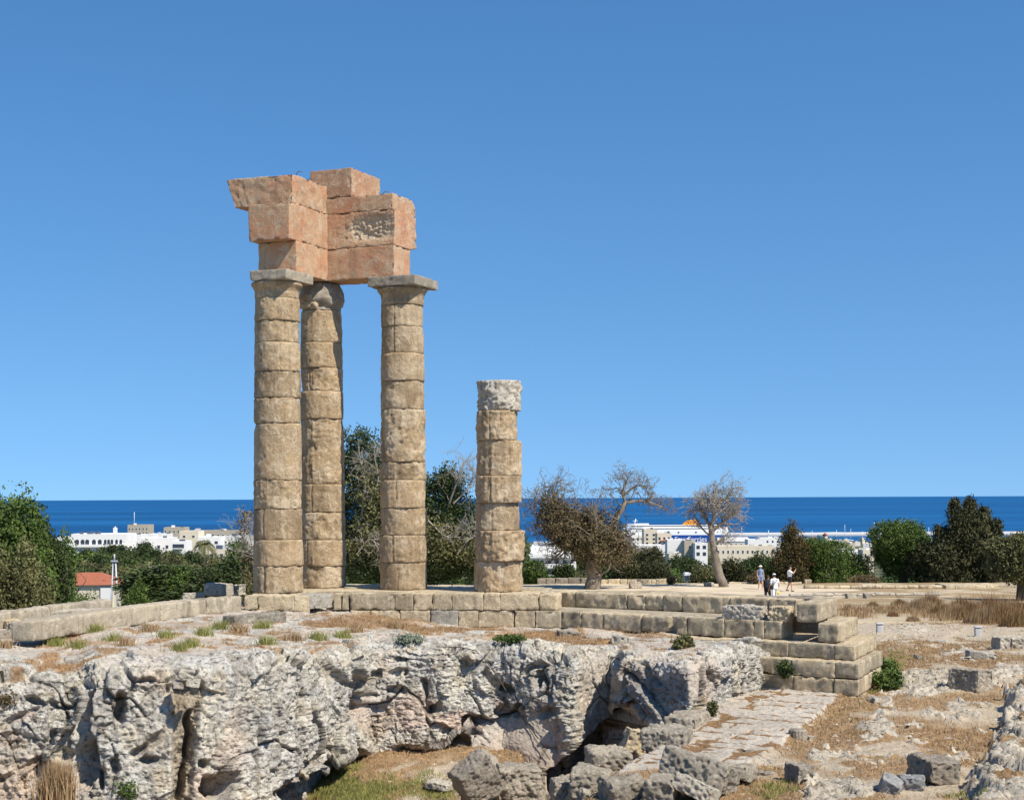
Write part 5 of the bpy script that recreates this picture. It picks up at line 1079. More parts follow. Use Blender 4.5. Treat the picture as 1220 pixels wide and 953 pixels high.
# tall dry grass along the path at the right
P0 = []; HT = []
for (x, y, rx, ry, n_) in [(1100, 722, 28, 8, 5000), (1125, 728, 30, 8, 5000), (1160, 733, 38, 9, 5000), (1195, 733, 34, 9, 4500), (1210, 725, 22, 8, 2500), (1060, 724, 40, 5, 1500), (1180, 722, 40, 5, 3000), (1020, 724, 24, 4, 700), (960 + 55, 735, 14, 5, 800)]:
    cx = x + rx * rs.normal(size=n_ // 60) * .6; cy = y + ry * rs.normal(size=n_ // 60) * .5
    for a_, b_ in zip(cx, cy):
        p = G(a_, min(max(b_, 708), 748), -2.75); p[2] = hfar(0, p[1]) if p[1] > 60 else ground_z(p[0], p[1]); HT.append(np.full(60, rs.choice([.12, .2, .3, .45], p=[.4, .3, .2, .1]))); P0.append(p + np.stack([rs.normal(size=60) * .35, rs.normal(size=60) * .35, np.zeros(60)], 1))
P0 = np.concatenate(P0); V, Fs = blades(P0, np.concatenate(HT), .010, 8, .8); tag(mk('dry_grass', V, Fs, M['drygrass'], None, smooth=False), 'tall tawny dry grass along the path at the right', 'grass', kind='stuff')
DB = [(1012, 727, .55), (1040, 722, .5), (1072, 723, .8), (1096, 729, 1.3), (1108, 722, 1.2), (1122, 733, 1.0), (1138, 736, 1.2), (1146, 726, 1.1), (1160, 738, 1.5), (1172, 742, 1.3), (1180, 730, 1.5), (1194, 742, 1.6), (1204, 734, 1.5), (1214, 746, 1.3), (1222, 736, 1.4), (1088, 740, .5), (1064, 734, .45), (1232, 745, 1.5)]
for i, (x, y, hh) in enumerate(DB):
    hh *= .62
    p = gp(x, y, -2.7) if y > 732 else G(x, y, -2.9)
    for _ in range(6):
        z_ = float(hfar(p[0], p[1])) if p[1] > 66 else ground_z(p[0], p[1]); p = G(x, y, z_)
    m = int(900 + 1100 * hh); a = rs.uniform(0, 2 * PI, m); r_ = rs.uniform(0, 1, m) ** .7 * hh * 1.0; P0 = np.stack([np.cos(a) * r_, np.sin(a) * r_, np.full(m, -.05)], 1); V, Fs = blades(P0, hh * (1.0 - .5 * (r_ / hh) ** 2) * np.where(rs.rand(m) < .1, 1.25, .85), .009, 40 + i, .45)
    o = mk('dry_bush', V, Fs, M['drybush' if i % 3 else 'drygrass'], None, smooth=False); o.location = p
    tag(o, '%s dry %s tussock beside the path, %s of the row from the left' % ('tall' if hh > .62 else 'low', 'brown' if i % 3 else 'straw coloured', ORD[i]), 'dry bush', 'dry bushes along the path')
# single tufts on the rock plateau
TF = [(113, 752, 'green'), (92, 772, 'green'), (135, 764, 'green'), (150, 768, 'dry'), (65, 768, 'green'), (5, 771, 'dry'), (198, 760, 'green'), (214, 775, 'green'), (226, 770, 'green'), (243, 756, 'green'), (262, 748, 'green'), (285, 752, 'dry'), (312, 748, 'green'), (350, 762, 'dry'), (379, 762, 'green'), (407, 759, 'green'), (317, 767, 'green'), (72, 758, 'dry'), (30, 759, 'green'), (178, 752, 'dry'), (425, 752, 'dry'), (470, 748, 'dry')]
TF.sort(); 
for i, (x, y, kd) in enumerate(TF):
    p = rock_at(x, y); m = 220; P0 = np.stack([rs.normal(size=m) * .11, rs.normal(size=m) * .11, np.zeros(m) - .04], 1); V, Fs = blades(P0, np.full(m, .24), .008, i, .9)
    o = mk('grass_tuft', V, Fs, M['greengrass' if kd == 'green' else 'drygrass'], None, smooth=False); o.location = p
    tag(o, '%s grass tuft on the rock top, %s tuft from the left' % (kd, ORD[i] if i < 20 else ['twenty-first', 'twenty-second'][i - 20]), 'grass tuft', 'grass tufts on the rock plateau')
def tuftbush(name, label, x, yb, wpx, hpx, mat, z=None, pos=None, n=2500, ls=.05, seed=0):
    p = pos if pos is not None else gp(x, yb, z); s_ = p[1] / F; rs_ = np.random.RandomState(seed); sp = [(0, 0, hpx * s_ * .45, wpx * s_ / 2, wpx * s_ / 2.2, hpx * s_ * .5)]
    for i in range(5): sp.append((rs_.uniform(-.3, .3) * wpx * s_, rs_.uniform(-.2, .2) * wpx * s_, rs_.uniform(.3, .8) * hpx * s_, wpx * s_ * .2, wpx * s_ * .2, hpx * s_ * .22))
    C = lobes(sp, n // 4, seed, hollow=.3, gap=-.2); V, Q = leaves(C, ls, seed, 4, ls, up=.4); o = mk(name, V, Q, M[mat], None, smooth=False); o.location = p; return tag(o, label, 'shrub')
tuftbush('shrub', 'bright green low shrub at the right end of the temple steps', 1056, 822, 34, 26, 'leaf_mid', n=5000, seed=1)
tuftbush('shrub', 'darker green shrub right behind the bright low one at the steps', 1055, 804, 26, 20, 'leaf_mid', n=3500, seed=2)
tuftbush('shrub', 'small dark green shrub growing out of the step joint', 0, 0, 18, 19, 'leaf_dark', pos=np.array([*front(935, 1.1)[0], -1.83]), n=2500, ls=.04, seed=3)
tuftbush('shrub', 'olive shrub on top of the cut rock beside the steps', 0, 0, 26, 12, 'leaf_olive', pos=rock_at(812, 772), n=2200, ls=.05, seed=4)
tuftbush('shrub', 'grey green cushion plant on the rock edge right of the middle', 0, 0, 36, 8, 'leaf_grey', pos=rock_at(488, 765), n=1500, ls=.04, seed=5)
tuftbush('shrub', 'dark green ground plant on the rock top below the column steps', 0, 0, 40, 6, 'leaf_mid', pos=rock_at(608, 764), n=1500, ls=.04, seed=6)
tuftbush('shrub', 'small green plant by the wall foot at the left edge', 0, 0, 14, 9, 'leaf_mid', pos=rock_at(33, 758), n=700, ls=.04, seed=7)
tuftbush('shrub', 'green plant in the crack at the foot of the cut rock by the paving', 848, 853, 10, 16, 'leaf_olive', n=900, ls=.04, seed=8)
m = 1500; p = P(68, 958, G(50, 797, -.7)[1] - .9); P0 = np.stack([rs.normal(size=m) * .14, rs.normal(size=m) * .1, np.zeros(m)], 1); V, Fs = blades(P0, np.full(m, .75), .01, 5, .35)
o = mk('grass_tuft', V, Fs, M['drygrass'], None, smooth=False); o.location = p; tag(o, 'tall tawny grass tuft against the rock at the lower left', 'grass tuft')
m = 400
for (x, y, h_, lb) in [(8, 835, .25, 'dark dry plant clinging to the rock at the left edge'), (152, 940, .2, 'small green plant in the cliff crack at the bottom edge')]:
    i = np.argmin((pxx - x) ** 2 + (pyy - y) ** 2); p = V2[i]; C = rs.normal(size=(200, 3)) * .1; V, Q = leaves(C, .04, 4, 3, .03); o = mk('shrub', V, Q, M['leaf_brown' if x < 50 else 'leaf_mid'], None, smooth=False); o.location = p; tag(o, lb, 'shrub')

# ------------------------------------------------------------ terrace walls and kerbs
def farwall(label, xa, xb, yt, Y, h_, name='terrace_wall', nb=8, mat='krepis', Yb=None, wd=.5):
    Yb = Yb or Y; a = P(xa, yt, Y); b_ = P(xb, yt + (0 if Yb == Y else (HY - yt) * 0), Yb); b_[2] = a[2]; org = (float(a[0]), float(a[1]), float(a[2] - h_)); t = thing(name, org, label, 'wall', 'low walls of the terrace')
    js = np.linspace(0, 1, nb + 1) + np.concatenate([[0], rs.uniform(-.3, .3, nb - 1) / nb, [0]])
    for i in range(nb):
        p = a + (b_ - a) * js[i]; q = a + (b_ - a) * js[i + 1]; d_ = q - p; L_ = np.linalg.norm(d_); d_ /= L_; seedc[0] += 1
        V, Q = rbox((L_ - .01, wd, h_), .12, .04, .04, 1.5, seedc[0], pit=.02); mk('stone_block', place(V, (p + q) / 2 - ZZ * (h_ / 2 + .04 * rs.rand()), d_, (-d_[1], d_[0], 0)), Q, M[mat], t, org, attrs=dict(worn=np.zeros(len(V))))
farwall('low block wall behind the half dead tree, left part of the terrace edge', 716, 806, 689.5, 118.4, .55)
farwall('short low wall between the pale leafless tree and the people', 868, 955, 693, 118.4, .5, nb=7)
farwall('thin pale kerb wall running behind the dry field at the right', 958, 1122, 697, 111, .25, nb=12)
farwall('raised pale slab terrace below the big cedar', 1120, 1185, 695.5, 112, .45, nb=4, wd=3.0)
farwall('pale broken kerb lying across the dry field at the right', 940, 1120, 706.5, 97, .16, nb=11, mat='white')
farwall('short pale wall stub in the far right terrace beside the photographing man', 958, 966, 690, 119, .5, nb=2)
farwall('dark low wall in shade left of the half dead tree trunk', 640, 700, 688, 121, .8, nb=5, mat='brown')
for (l_, x, y, w2, h2, Y_) in [('small dark stone on the terrace beside the half dead tree', 757, 697, .9, .5, 113), ('small stone at the foot of the pale leafless tree', 845, 697, .7, .35, 114), ('small dark stone on the kerb behind the platform corner', 1013, 707, .6, .4, 95), ('small dark stone right of the other one behind the platform', 1034, 707, .5, .4, 95), ('low pale stone slab at the far right in the dry field', 1085, 716, 1.3, .4, 85)]:
    p = P(x, y, Y_); p[2] = float(hfar(p[0], Y_)) - .03; rock('field_stone', l_, p, (w2, .5, h2), (0, 0, .3), 'grey', group='stones of the terrace', cut=3)

# ------------------------------------------------------------ town
def town(name, label, x0, x1, yt, Y, wallm='wall_white', depth=12, win=None, rot=0.0, roof=None, group='white town houses', extra=None, ybase=None, parapet=.5, grid=None):
    """building facing the viewer; win = (cols, rows, first row top px, row pitch px, win w frac)"""
    w_ = (x1 - x0) / F * Y; c = P((x0 + x1) / 2, yt, Y); zt = c[2]; zb = float(hfar(c[0], Y)) - 1 if ybase is None else P(0, ybase, Y)[2]; org = (float(c[0]), float(Y + depth / 2), float(zb))
    t = thing(name, org, label, 'building', group, 0); R3 = rotm(0, 0, rot)
    def pt(V): V = np.asarray(V, float); V = V - [org[0], org[1], 0]; V = V @ R3.T; return V + [org[0], org[1], 0]
    V, Q = cbox((c[0], Y + depth / 2, zb), (w_, depth, zt - zb)); mk('wall', pt(V), Q, M[wallm], t, org, smooth=False)
    if roof == 'flat' or roof is None:
        ps = []
        for (dx, dy, sx, sy) in [(0, -depth / 2 + .15, w_ - .04, .3), (0, depth / 2 - .15, w_ - .04, .3), (-w_ / 2 + .15, 0, .3, depth - .64), (w_ / 2 - .15, 0, .3, depth - .64)]: ps.append(cbox((c[0] + dx, Y + depth / 2 + dy, zt + .004), (sx, sy, parapet)))
        V, Q = join(ps); mk('parapet', pt(V), Q, M[wallm], t, org, smooth=False)
        for i in range(extra if extra is not None else 2):
            xx = c[0] + rs.uniform(-.38, .38) * w_; yy_ = Y + rs.uniform(.25, .7) * depth; V, Q = cbox((xx, yy_, zt + .02), (rs.uniform(1, 2.2), 1.2, rs.uniform(.8, 1.6))); mk('roof_box', pt(V), Q, M[random.choice(['wall_white', 'metal', 'tank'])], t, org, smooth=False)
    if roof in ('red', 'gable'):
        x_, y_ = w_ / 2 + .4, depth / 2 + .4; hr = min(x_, y_) * .42; rr = max(0, x_ - y_) if roof == 'red' else x_
        V = np.array([[-x_, -y_, 0], [x_, -y_, 0], [x_, y_, 0], [-x_, y_, 0], [-rr, 0, hr], [rr, 0, hr]]) + [c[0], Y + depth / 2, zt + .01]
        mk('roof', pt(V), [np.array([[0, 1, 5, 4], [2, 3, 4, 5], [3, 2, 1, 0]]), np.array([[1, 2, 5], [3, 0, 4]])], M['roof_red' if roof == 'red' else 'wall_grey'], t, org, smooth=False)
    if win:
        nc, nr, y0, dy, fw = win
        for r in range(nr):
            for k in range(nc):
                xc = c[0] - w_ / 2 + w_ * (k + .5) / nc; z1 = P(0, y0 + r * dy, Y)[2] - RO * 0 ; z1 = E + (HY - (y0 + r * dy) + RO * (610 - x0)) / F * Y * 1.0; hw = dy * .5 / F * Y; ww = w_ / nc * fw
                V, Q = cbox((xc, Y - .03, z1 - hw), (ww + .2, .08, hw + .2)); f_ = mk('window', pt(V), Q, M['wall_white' if wallm != 'wall_white' else 'wall_grey'], t, org, smooth=False)
                V, Q = cbox((xc, Y - .06, z1 - hw + .1), (ww, .08, hw)); mk('pane', pt(V), Q, M['pane'], f_, org, smooth=False).parent = f_; 
    return t, c, w_, zt, zb, org
random.seed(3)
def fixpane(): pass
# left: arcaded white hotel
t, c, w_, zt, zb, org = town('arcaded_building', 'long white building with a row of dark arches at the left', 84, 151, 637.5, 600, 'wall_white', 16, extra=0)
def arch(x, ybot, wpx, hpx, Y, par, org, mat='pane', n=10):
    s_ = Y / F; b_ = P(x, ybot, Y); r_ = wpx * s_ / 2; hh = hpx * s_; pts = [(-r_, 0), (r_, 0)] + [(r_ * math.cos(a), hh - r_ + r_ * math.sin(a)) for a in np.linspace(0, PI, n)]
    m_ = len(pts); V = np.array([[b_[0] + p[0], Y - .10, b_[2] + p[1]] for p in pts] + [[b_[0] + p[0], Y - .02, b_[2] + p[1]] for p in pts])
    Fs = [np.array([list(range(m_))]), np.array([[i, m_ + i, m_ + (i + 1) % m_, (i + 1) % m_] for i in range(m_)])]; return mk('arch', V, Fs, M[mat], par, org, smooth=False)
for x in (92, 98.5, 104, 112, 119, 125.5, 129.5, 133.5, 139, 144): arch(x, 648.5, 4.6 if x < 120 else 3, 6, 600, t, org)
for x in (121, 142, 146): arch(x, 656, 3.2, 4, 600, t, org)
V, Q = cbox(P(117, 651.5, 600) - [0, .5, 0], (21.5, 1.0, 1.0)); mk('balcony', V, Q, M['wall_white'], t, org, smooth=False)
V, Q = cbox(P(135, 638, 600) + [0, 3, 0], (1.3, 1.3, 3)); tw = mk('turret', V, Q, M['wall_white'], t, org, smooth=False); V, Fs = tube([P(135, 629, 600) + [0, 3, -.6], P(135, 629, 600) + [0, 3, .6]], [.75, .1], 8); mk('turret_cap', V, Fs, M['wall_white'], t, org)
for i, x in enumerate((92, 101, 104, 110, 113)): V, Q = cbox(P(x, 637.5, 600) + [0, 6, 0], (1.6, .3, 1.3), .2 * i); mk('solar_panel', V, Q, M['tank'], t, org, smooth=False)
TB = [ # name,label,x0,x1,yt,Y,mat,depth,win,roof
 ('fort_tower', 'square grey stone block tower with a flagpole above the left town', 152, 177, 626, 950, 'wall_stone', 14, (6, 2, 629, 5, .35), None),
 ('fort_tower', 'square brown stone tower right of the flagpole tower', 195, 220, 629, 950, 'wall_stone', 14, (5, 1, 632, 5, .3), None),
 ('town_house', 'low white house between the two stone towers', 176, 200, 637, 800, 'wall_white', 12, (5, 1, 640, 5, .4), None),
 ('town_house', 'white house with red brown openings under the flagpole tower', 149, 168, 638, 640, 'wall_white', 12, (4, 1, 642, 6, .4), None),
 ('town_house', 'broad white terrace house below the stone towers', 164, 204, 642, 620, 'wall_white', 12, (4, 1, 650, 7, .3), None),
 ('town_house', 'small white house with an awning left of the cream house', 203, 222, 646, 560, 'wall_white', 10, (1, 1, 648.5, 9, .7), None),
 ('town_house', 'tall cream house left of the palm tree', 214, 236, 634, 600, 'wall_cream', 12, (2, 1, 638, 5, .25), None),
 ('town_house', 'long grey white building right of the cream house', 234, 292, 633, 800, 'wall_stone', 14, (10, 1, 637, 5, .35), None),
 ('town_house', 'pale house with dark balcony opening behind the palm tree', 236, 262, 641, 600, 'wall_white', 12, (3, 1, 645, 6, .4), None),
 ('town_house', 'pale house with a brown awning right of the palm tree', 262, 300, 640, 610, 'wall_grey', 12, (3, 2, 645, 8, .3), None),
 ('town_house', 'cream low house at the foot of the palm tree', 246, 270, 656, 480, 'wall_cream', 10, (2, 1, 660, 6, .3), None),
 ('town_house', 'distant white building peeping between the left trees', 66, 90, 641, 620, 'wall_white', 12, (3, 1, 645, 6, .4), None),
 ('apartment_block', 'white apartment block with balconies beside the short broken column', 632, 686, 653, 360, 'wall_white', 12, (6, 2, 668, 11, .4), None),
 ('apartment_block', 'cream twin slab apartment house below the left part of the ferry', 767, 783, 631.5, 1000, 'wall_cream', 14, (2, 3, 636, 5, .35), None),
 ('apartment_block', 'pale apartment house with dark windows and orange awning below the ferry', 783, 800, 636, 980, 'wall_cream', 14, (3, 2, 640, 6, .45), None),
 ('town_house', 'white house left of the cream twin slabs', 752, 768, 638, 1020, 'wall_white', 14, (3, 2, 641, 6, .4), None),
 ('town_house', 'blank bright white wall house in front of the ferry', 795, 816, 644, 800, 'wall_white', 12, None, None),
 ('town_house', 'beige stone house with a narrow window right of the blank white wall', 815.3, 828, 645, 790, 'wall_stone', 12, (1, 1, 650, 8, .15), None),
 ('town_house', 'white house with dark loggias beside the leafless tree trunk', 828, 843, 648, 780, 'wall_white', 12, (2, 2, 650, 8, .5), None),
 ('town_house', 'small cream house under the blank white wall', 797, 812, 661, 640, 'wall_cream', 10, (2, 1, 665, 6, .4), None),
 ('town_house', 'white flat house above the umbrella pine', 758, 797, 650, 860, 'wall_white', 12, None, None),
 ('hotel', 'long low cream hotel with a row of windows right of the leafless tree', 853, 923, 651.5, 700, 'wall_cream', 14, (12, 1, 656, 7, .35), None),
 ('town_house', 'grey roofed building with small dormers behind the long hotel', 856, 892, 645, 1150, 'wall_grey', 14, (6, 1, 648, 5, .3), 'gable'),
 ('town_house', 'bright white cube house on top of the long hotel', 891, 909, 643.5, 900, 'wall_white', 12, None, None),
 ('town_house', 'white block left of the browning cypress', 905, 930, 641, 1400, 'wall_white', 14, (4, 1, 644, 5, .3), None),
 ('town_house', 'small gabled house right of the bare tree near the harbour', 880, 893, 643.5, 1700, 'wall_cream', 10, (2, 1, 646, 3, .3), 'gable'),
 ('town_house', 'pale broad house above the light green bush', 1003, 1028, 658, 900, 'wall_white', 12, None, None),
 ('town_house', 'cream house with a brown side left of the bright green tree', 1028, 1041, 656, 850, 'wall_cream', 12, (2, 1, 660, 6, .3), None),
]
for (nm, lb, x0, x1, yt, Y_, mt, dp, wn, rf) in TB:
    t, c, w_, zt, zb, org = town(nm, lb, x0, x1, yt, Y_, mt, dp, wn, roof=rf)
    if 'flagpole above' in lb: V, Fs = tube([P(160, 626, 955), P(160, 610, 955)], .16, 5); mk('flagpole', V, Fs, M['wall_white'], t, org)
    if 'awning' in lb and 'house' in lb:
        V, Q = cbox(P((x0 + x1) / 2, yt + 8, Y_) - [0, 1.2, 0], (w_ * .6, 2.2, .4)); mk('awning', V, Q, M['awning' if 'orange' in lb else 'wall_grey'], t, org, smooth=False)
    if 'balconies' in lb:
        for yy_ in (664, 676, 688): V, Q = cbox(P((x0 + x1) / 2 - 1, yy_, Y_) - [0, 1.3, 0], (w_ * 1.04, 2.4, .9)); mk('balcony', V, Q, M['wall_white'], t, org, smooth=False)
        for xx_ in (640, 648, 657, 668): V, Q = cbox(P(xx_, 653, Y_) + [0, 3, 0], (1.6, 1.2, 1.5)); mk('water_tank', V, Q, M['metal'], t, org, smooth=False)
# red roofed stone house among the bushes
Y_ = 205; c = P(102, 711, Y_); w_ = 70 / F * Y_; zE = P(0, 697.5, Y_)[2]; zb = float(hfar(c[0], Y_)) - 1; org = (float(c[0]), Y_ + 4.0, zb)
t = thing('stone_house', org, 'small stone house with a red tiled hip roof among the bushes at the left', 'house')
V, Q = cbox((c[0], Y_ + 4, zb), (w_, 7, zE - zb)); mk('wall', V, Q, M['wall_cream'], t, org, smooth=False)
x_, y_ = w_ / 2 + .4, 3.9; V = np.array([[-x_, -y_, 0], [x_, -y_, 0], [x_, y_, 0], [-x_, y_, 0], [-x_ + 1.2, 0, 1.5], [x_ - 3.2, 0, 1.5]]) + [c[0], Y_ + 4, zE + .01]
mk('roof', V, [np.array([[0, 1, 5, 4], [2, 3, 4, 5], [3, 2, 1, 0]]), np.array([[1, 2, 5], [3, 0, 4]])], M['roof_red'], t, org, smooth=False)
V, Q = cbox((c[0] + w_ / 2 - 1.2, Y_ + .42, zb), (1.6, .2, zE - zb - .3)); mk('door', V, Q, M['wall_white'], t, org, smooth=False)
# lattice mast
Y_ = 190; b0 = P(136.5, 712, Y_); b0[2] = float(hfar(b0[0], Y_)); zt = P(137, 660, Y_)[2]; t = thing('lattice_mast', tuple(b0), 'slender grey lattice mast behind the red roofed house', 'mast'); zm = P(137, 668, Y_)[2]; zt2 = zt
for (dx, dy) in ((-.55, -.4), (.55, -.4), (.55, .4), (-.55, .4)): V, Fs = tube([b0 + [dx, dy, 0], np.array([b0[0] + dx * .25, b0[1] + dy * .25, zm])], .07, 5); mk('leg', V, Fs, M['metal'], t, tuple(b0))
V, Fs = tube([[b0[0], b0[1], zm], [b0[0], b0[1], zt]], .10, 5); mk('pole', V, Fs, M['metal'], t, tuple(b0))
V, Q = cbox((b0[0], b0[1], zm - .1), (.7, .6, .15)); mk('platform', V, Q, M['metal'], t, tuple(b0), smooth=False)
# green pylon beside the short column
# far harbour town at the right: houses, trees
k = 0
cols = ['white', 'cream', 'grey', 'brownish']; mts = ['wall_white', 'wall_cream', 'wall_grey', 'wall_stone']; cn_ = {}
hs_ = []
for i in range(88):
    x = 850 + (i * 0.618034 % 1.0) * 350; Y_ = 1350 * (2920 / 1350) ** (((i * .7548) % 1.0) ** .4); hs_.append((x, Y_, i % 4 if i % 3 else 0))
hs_.sort()
for (x, Y_, m_) in hs_:
    zg = float(hfar(0, Y_)); hh = rs.uniform(5, 10); yt = HY - (zg + hh - E) / Y_ * F; wp = rs.uniform(9, 20) / Y_ * F; kk = cols[m_]; cn_[kk] = cn_.get(kk, 0) + 1
    c = P(x, yt, Y_); org = (float(c[0]), Y_, zg); rf = rs.rand() < .12
    n_ = cn_[kk]; o_ = (ORD + ['twenty-first', 'twenty-second', 'twenty-third', 'twenty-fourth', 'twenty-fifth', 'twenty-sixth', 'twenty-seventh', 'twenty-eighth', 'twenty-ninth', 'thirtieth'] + ['thirty-' + q for q in ORD[:9]] + ['fortieth'] + ['forty-' + q for q in ORD[:9]] + ['fiftieth'] + ['fifty-' + q for q in ORD[:9]])[n_ - 1]
    t = thing('harbour_house', org, 'tiny %s house of the harbour town, %s %s one from the left' % (kk, o_, kk), 'house', 'small far houses of the harbour town')
    V, Q = cbox((c[0], Y_, zg - 1), (wp, 10, hh + 1), rs.uniform(-.4, .4)); mk('wall', V, Q, M[mts[m_]], t, org, smooth=False)
    V, Q = cbox((c[0] + wp * .1, Y_ + 1, zg + hh + .01), (wp * .35, 3, 1.6)); mk('roof_box', V, Q, M['roof_red' if rf else mts[(m_ + 1) % 4]], t, org, smooth=False)
spots2 = []
for i in range(46):
    x = 850 + (i * 0.754877 % 1.0) * 350; Y_ = 1200 * (2700 / 1200) ** ((i * .5698) % 1.0); spots2.append((x, Y_))
spots2 += [(600 + i * 21, 700 + 60 * (i % 4)) for i in range(12)] + [(90 + i * 19, 700 + 50 * (i % 3)) for i in range(11)]
spots2.sort()
for i, (x, Y_) in enumerate(spots2):
    zg = float(hfar(0, Y_)); o = copy_tree(protos[i % 5]); s_ = rs.uniform(9, 18); p = P(x, 600, Y_); o.location = (p[0], Y_, zg - 1); o.scale = (s_ * rs.uniform(1, 2.2), s_, s_ * .8); o.name = 'town_tree'
    j = i; o_ = (ORD + ['twenty-' + q for q in ORD[:9]] + ['thirtieth'] + ['thirty-' + q for q in ORD[:9]] + ['fortieth'] + ['forty-' + q for q in ORD[:9]] + ['fiftieth'] + ['fifty-' + q for q in ORD[:9]] + ['sixtieth'] + ['sixty-' + q for q in ORD[:9]]); o_[19] = 'twentieth'
    tag(o, 'dark tree clump between the distant town houses, %s from the left' % o_[i], 'tree', 'trees of the distant town')

# breakwater, windmill, masts
Y_ = 3350; a = P(868, 640, Y_); b_ = P(1240, 640, Y_); seedc[0] += 1
V, Q = rbox((b_[0] - a[0], 14, 12), 20, .5, .6, .05, 5); V = V + [(a[0] + b_[0]) / 2, Y_, -82.2]; tag(mk('breakwater', V, Q, M['wall_grey'], None, (float(a[0]), Y_, -85)), 'long pale breakwater wall closing the harbour below the sea', 'breakwater')
Y_ = 2900; c = P(983, 642, Y_); c[2] = -84; t = thing('windmill', tuple(c), 'round stone windmill tower with a red conical cap on the harbour mole', 'windmill')
V, Fs = tube([c, c + [0, 0, 12.5]], [5.2, 4.6], 14); mk('tower', V, Fs, M['wall_stone'], t, tuple(c)); V, Fs = tube([c + [0, 0, 12.5], c + [0, 0, 18]], [5.6, .3], 14); mk('cap', V, Fs, M['roof_red'], t, tuple(c))
ym = [(883, 628, 'first'), (967, 632, 'second'), (996, 631, 'third'), (1006, 625, 'fourth'), (1013, 630, 'fifth'), (1027, 633, 'sixth'), (1041, 622, 'seventh'), (1047, 629, 'eighth'), (1106, 628, 'ninth'), (1186, 634, 'tenth')]
for (x, yt, w1) in ym:
    Y_ = 3000; c = P(x, 645, Y_); c[2] = -85.3; zt = P(x, yt, Y_)[2]; L_ = 14; t = thing('sailing_boat', tuple(c), 'tiny white moored sailing boat, %s mast of the harbour from the left' % w1, 'boat', 'boats moored in the harbour')
    hv = np.array([[-L_ / 2, 0, 1.8], [-L_ * .4, -2, 1.8], [L_ * .2, -2.2, 1.8], [L_ / 2, 0, 2.4], [L_ * .2, 2.2, 1.8], [-L_ * .4, 2, 1.8], [-L_ * .35, -1.2, -.3], [L_ * .25, -1.1, -.3], [L_ * .25, 1.1, -.3], [-L_ * .35, 1.2, -.3]]) + c
    mk('hull', hv, [np.array([[0, 1, 2, 3, 4, 5]]), np.array([[1, 6, 7, 2], [2, 7, 8, 4][:4], [4, 8, 9, 5], [6, 9, 8, 7]]), np.array([[0, 6, 1], [0, 5, 9], [0, 9, 6], [2, 7, 3], [3, 7, 8], [3, 8, 4]])], M['wall_white'], t, tuple(c), smooth=False)
    V, Fs = tube([c + [1, 0, 1.8], [c[0] + 1, c[1], zt]], .38, 4); mk('mast', V, Fs, M['wall_white'], t, tuple(c))
    V, Q = cbox(c + [-1, 0, 1.85], (5, 2.4, 1.2)); mk('cabin', V, Q, M['wall_grey'], t, tuple(c), smooth=False)
def ship(name, label, x0, x1, ywl, Y, decks, hullmat, flip=1):
    s_ = Y / F; L_ = (x1 - x0) * s_; c = P((x0 + x1) / 2, ywl, Y); c[2] = -85.2; t = thing(name, tuple(c), label, 'ship'); return t, c, L_, s_
M['ferryblue'] = plain('ferry_blue_paint', (0.015, 0.07, 0.30), .5, .05, .02); M['ferrywhite'] = plain('ferry_white_paint', (0.85, 0.85, 0.84), .5, .03, .05); M['funnel'] = plain('orange_funnel_paint', (0.85, 0.33, 0.03), .5, .05, .1)
t, c, L_, s_ = ship('ferry', 'huge white and blue car ferry with an orange funnel in the harbour', 735, 867.5, 648, 2950, 0, None)
def hull(zb, zt, xa, xb, beam, bow, mat, name):
    def ring(z, fl):
        b2 = beam / 2; return [[xa - bow * fl, 0, z], [xa + 14, -b2 * .8, z], [xa + 34, -b2, z], [xb - 3, -b2, z], [xb, -b2 * .85, z], [xb, b2 * .85, z], [xb - 3, b2, z], [xa + 34, b2, z], [xa + 14, b2 * .8, z]]
    V = np.array(ring(zb, 0) + ring(zt, 1)) + [c[0], c[1], 0] ; n_ = 9
    return mk(name, V, [np.array([[i, (i + 1) % n_, n_ + (i + 1) % n_, n_ + i] for i in range(n_)]), np.array([list(range(n_ - 1, -1, -1)), list(range(n_, 2 * n_))])], M[mat], t, tuple(c), smooth=False)
h2 = L_ / 2; hull(-85.6, -70.5, -h2, h2, 27, 8, 'ferryblue', 'hull'); hull(-70.49, -62, -h2 - 1, h2, 27.1, 3, 'ferrywhite', 'upper_hull')
hull(-61.99, -56, -h2 + 14, h2 - 2, 26, 2, 'ferrywhite', 'deck'); hull(-55.99, -51.5, -h2 + 18, h2 - 18, 24, 1, 'ferrywhite', 'deck'); hull(-51.49, -48.5, -h2 + 20, -h2 + 60, 20, 1, 'ferrywhite', 'bridge')
for z, xa, xb in ((-59.2, -h2 + 20, h2 - 18), (-54, -h2 + 26, h2 - 24)):
    V, Q = cbox((c[0] + (xa + xb) / 2, c[1] - 13.02 if z < -56 else c[1] - 12.02, z), (xb - xa, .3, 1.3)); mk('window_band', V, Q, M['pane'], t, tuple(c), smooth=False)
for xx in (10, 43, 68, 76, 84): V, Fs = tube([[c[0] + xx, c[1] - 13.4, -65.5], [c[0] + xx, c[1] - 13.7, -65.5]], 1.8 if xx < 50 else 1.1, 10); mk('porthole', V, Fs, M['ferryblue'], t, tuple(c))
fx = (822 - 801) * s_; V = np.array([[-16, -5, 0], [17, -5, 0], [17, 5, 0], [-16, 5, 0], [-6, -4, 8.5], [12, -4, 10.5], [12, 4, 10.5], [-6, 4, 8.5]]) + [c[0] + fx, c[1] - 3, -51.4]
fn = mk('funnel', V, np.array([[3, 2, 1, 0], [4, 5, 6, 7], [0, 1, 5, 4], [1, 2, 6, 5], [2, 3, 7, 6], [3, 0, 4, 7]]), M['funnel'], t, tuple(c), smooth=False)
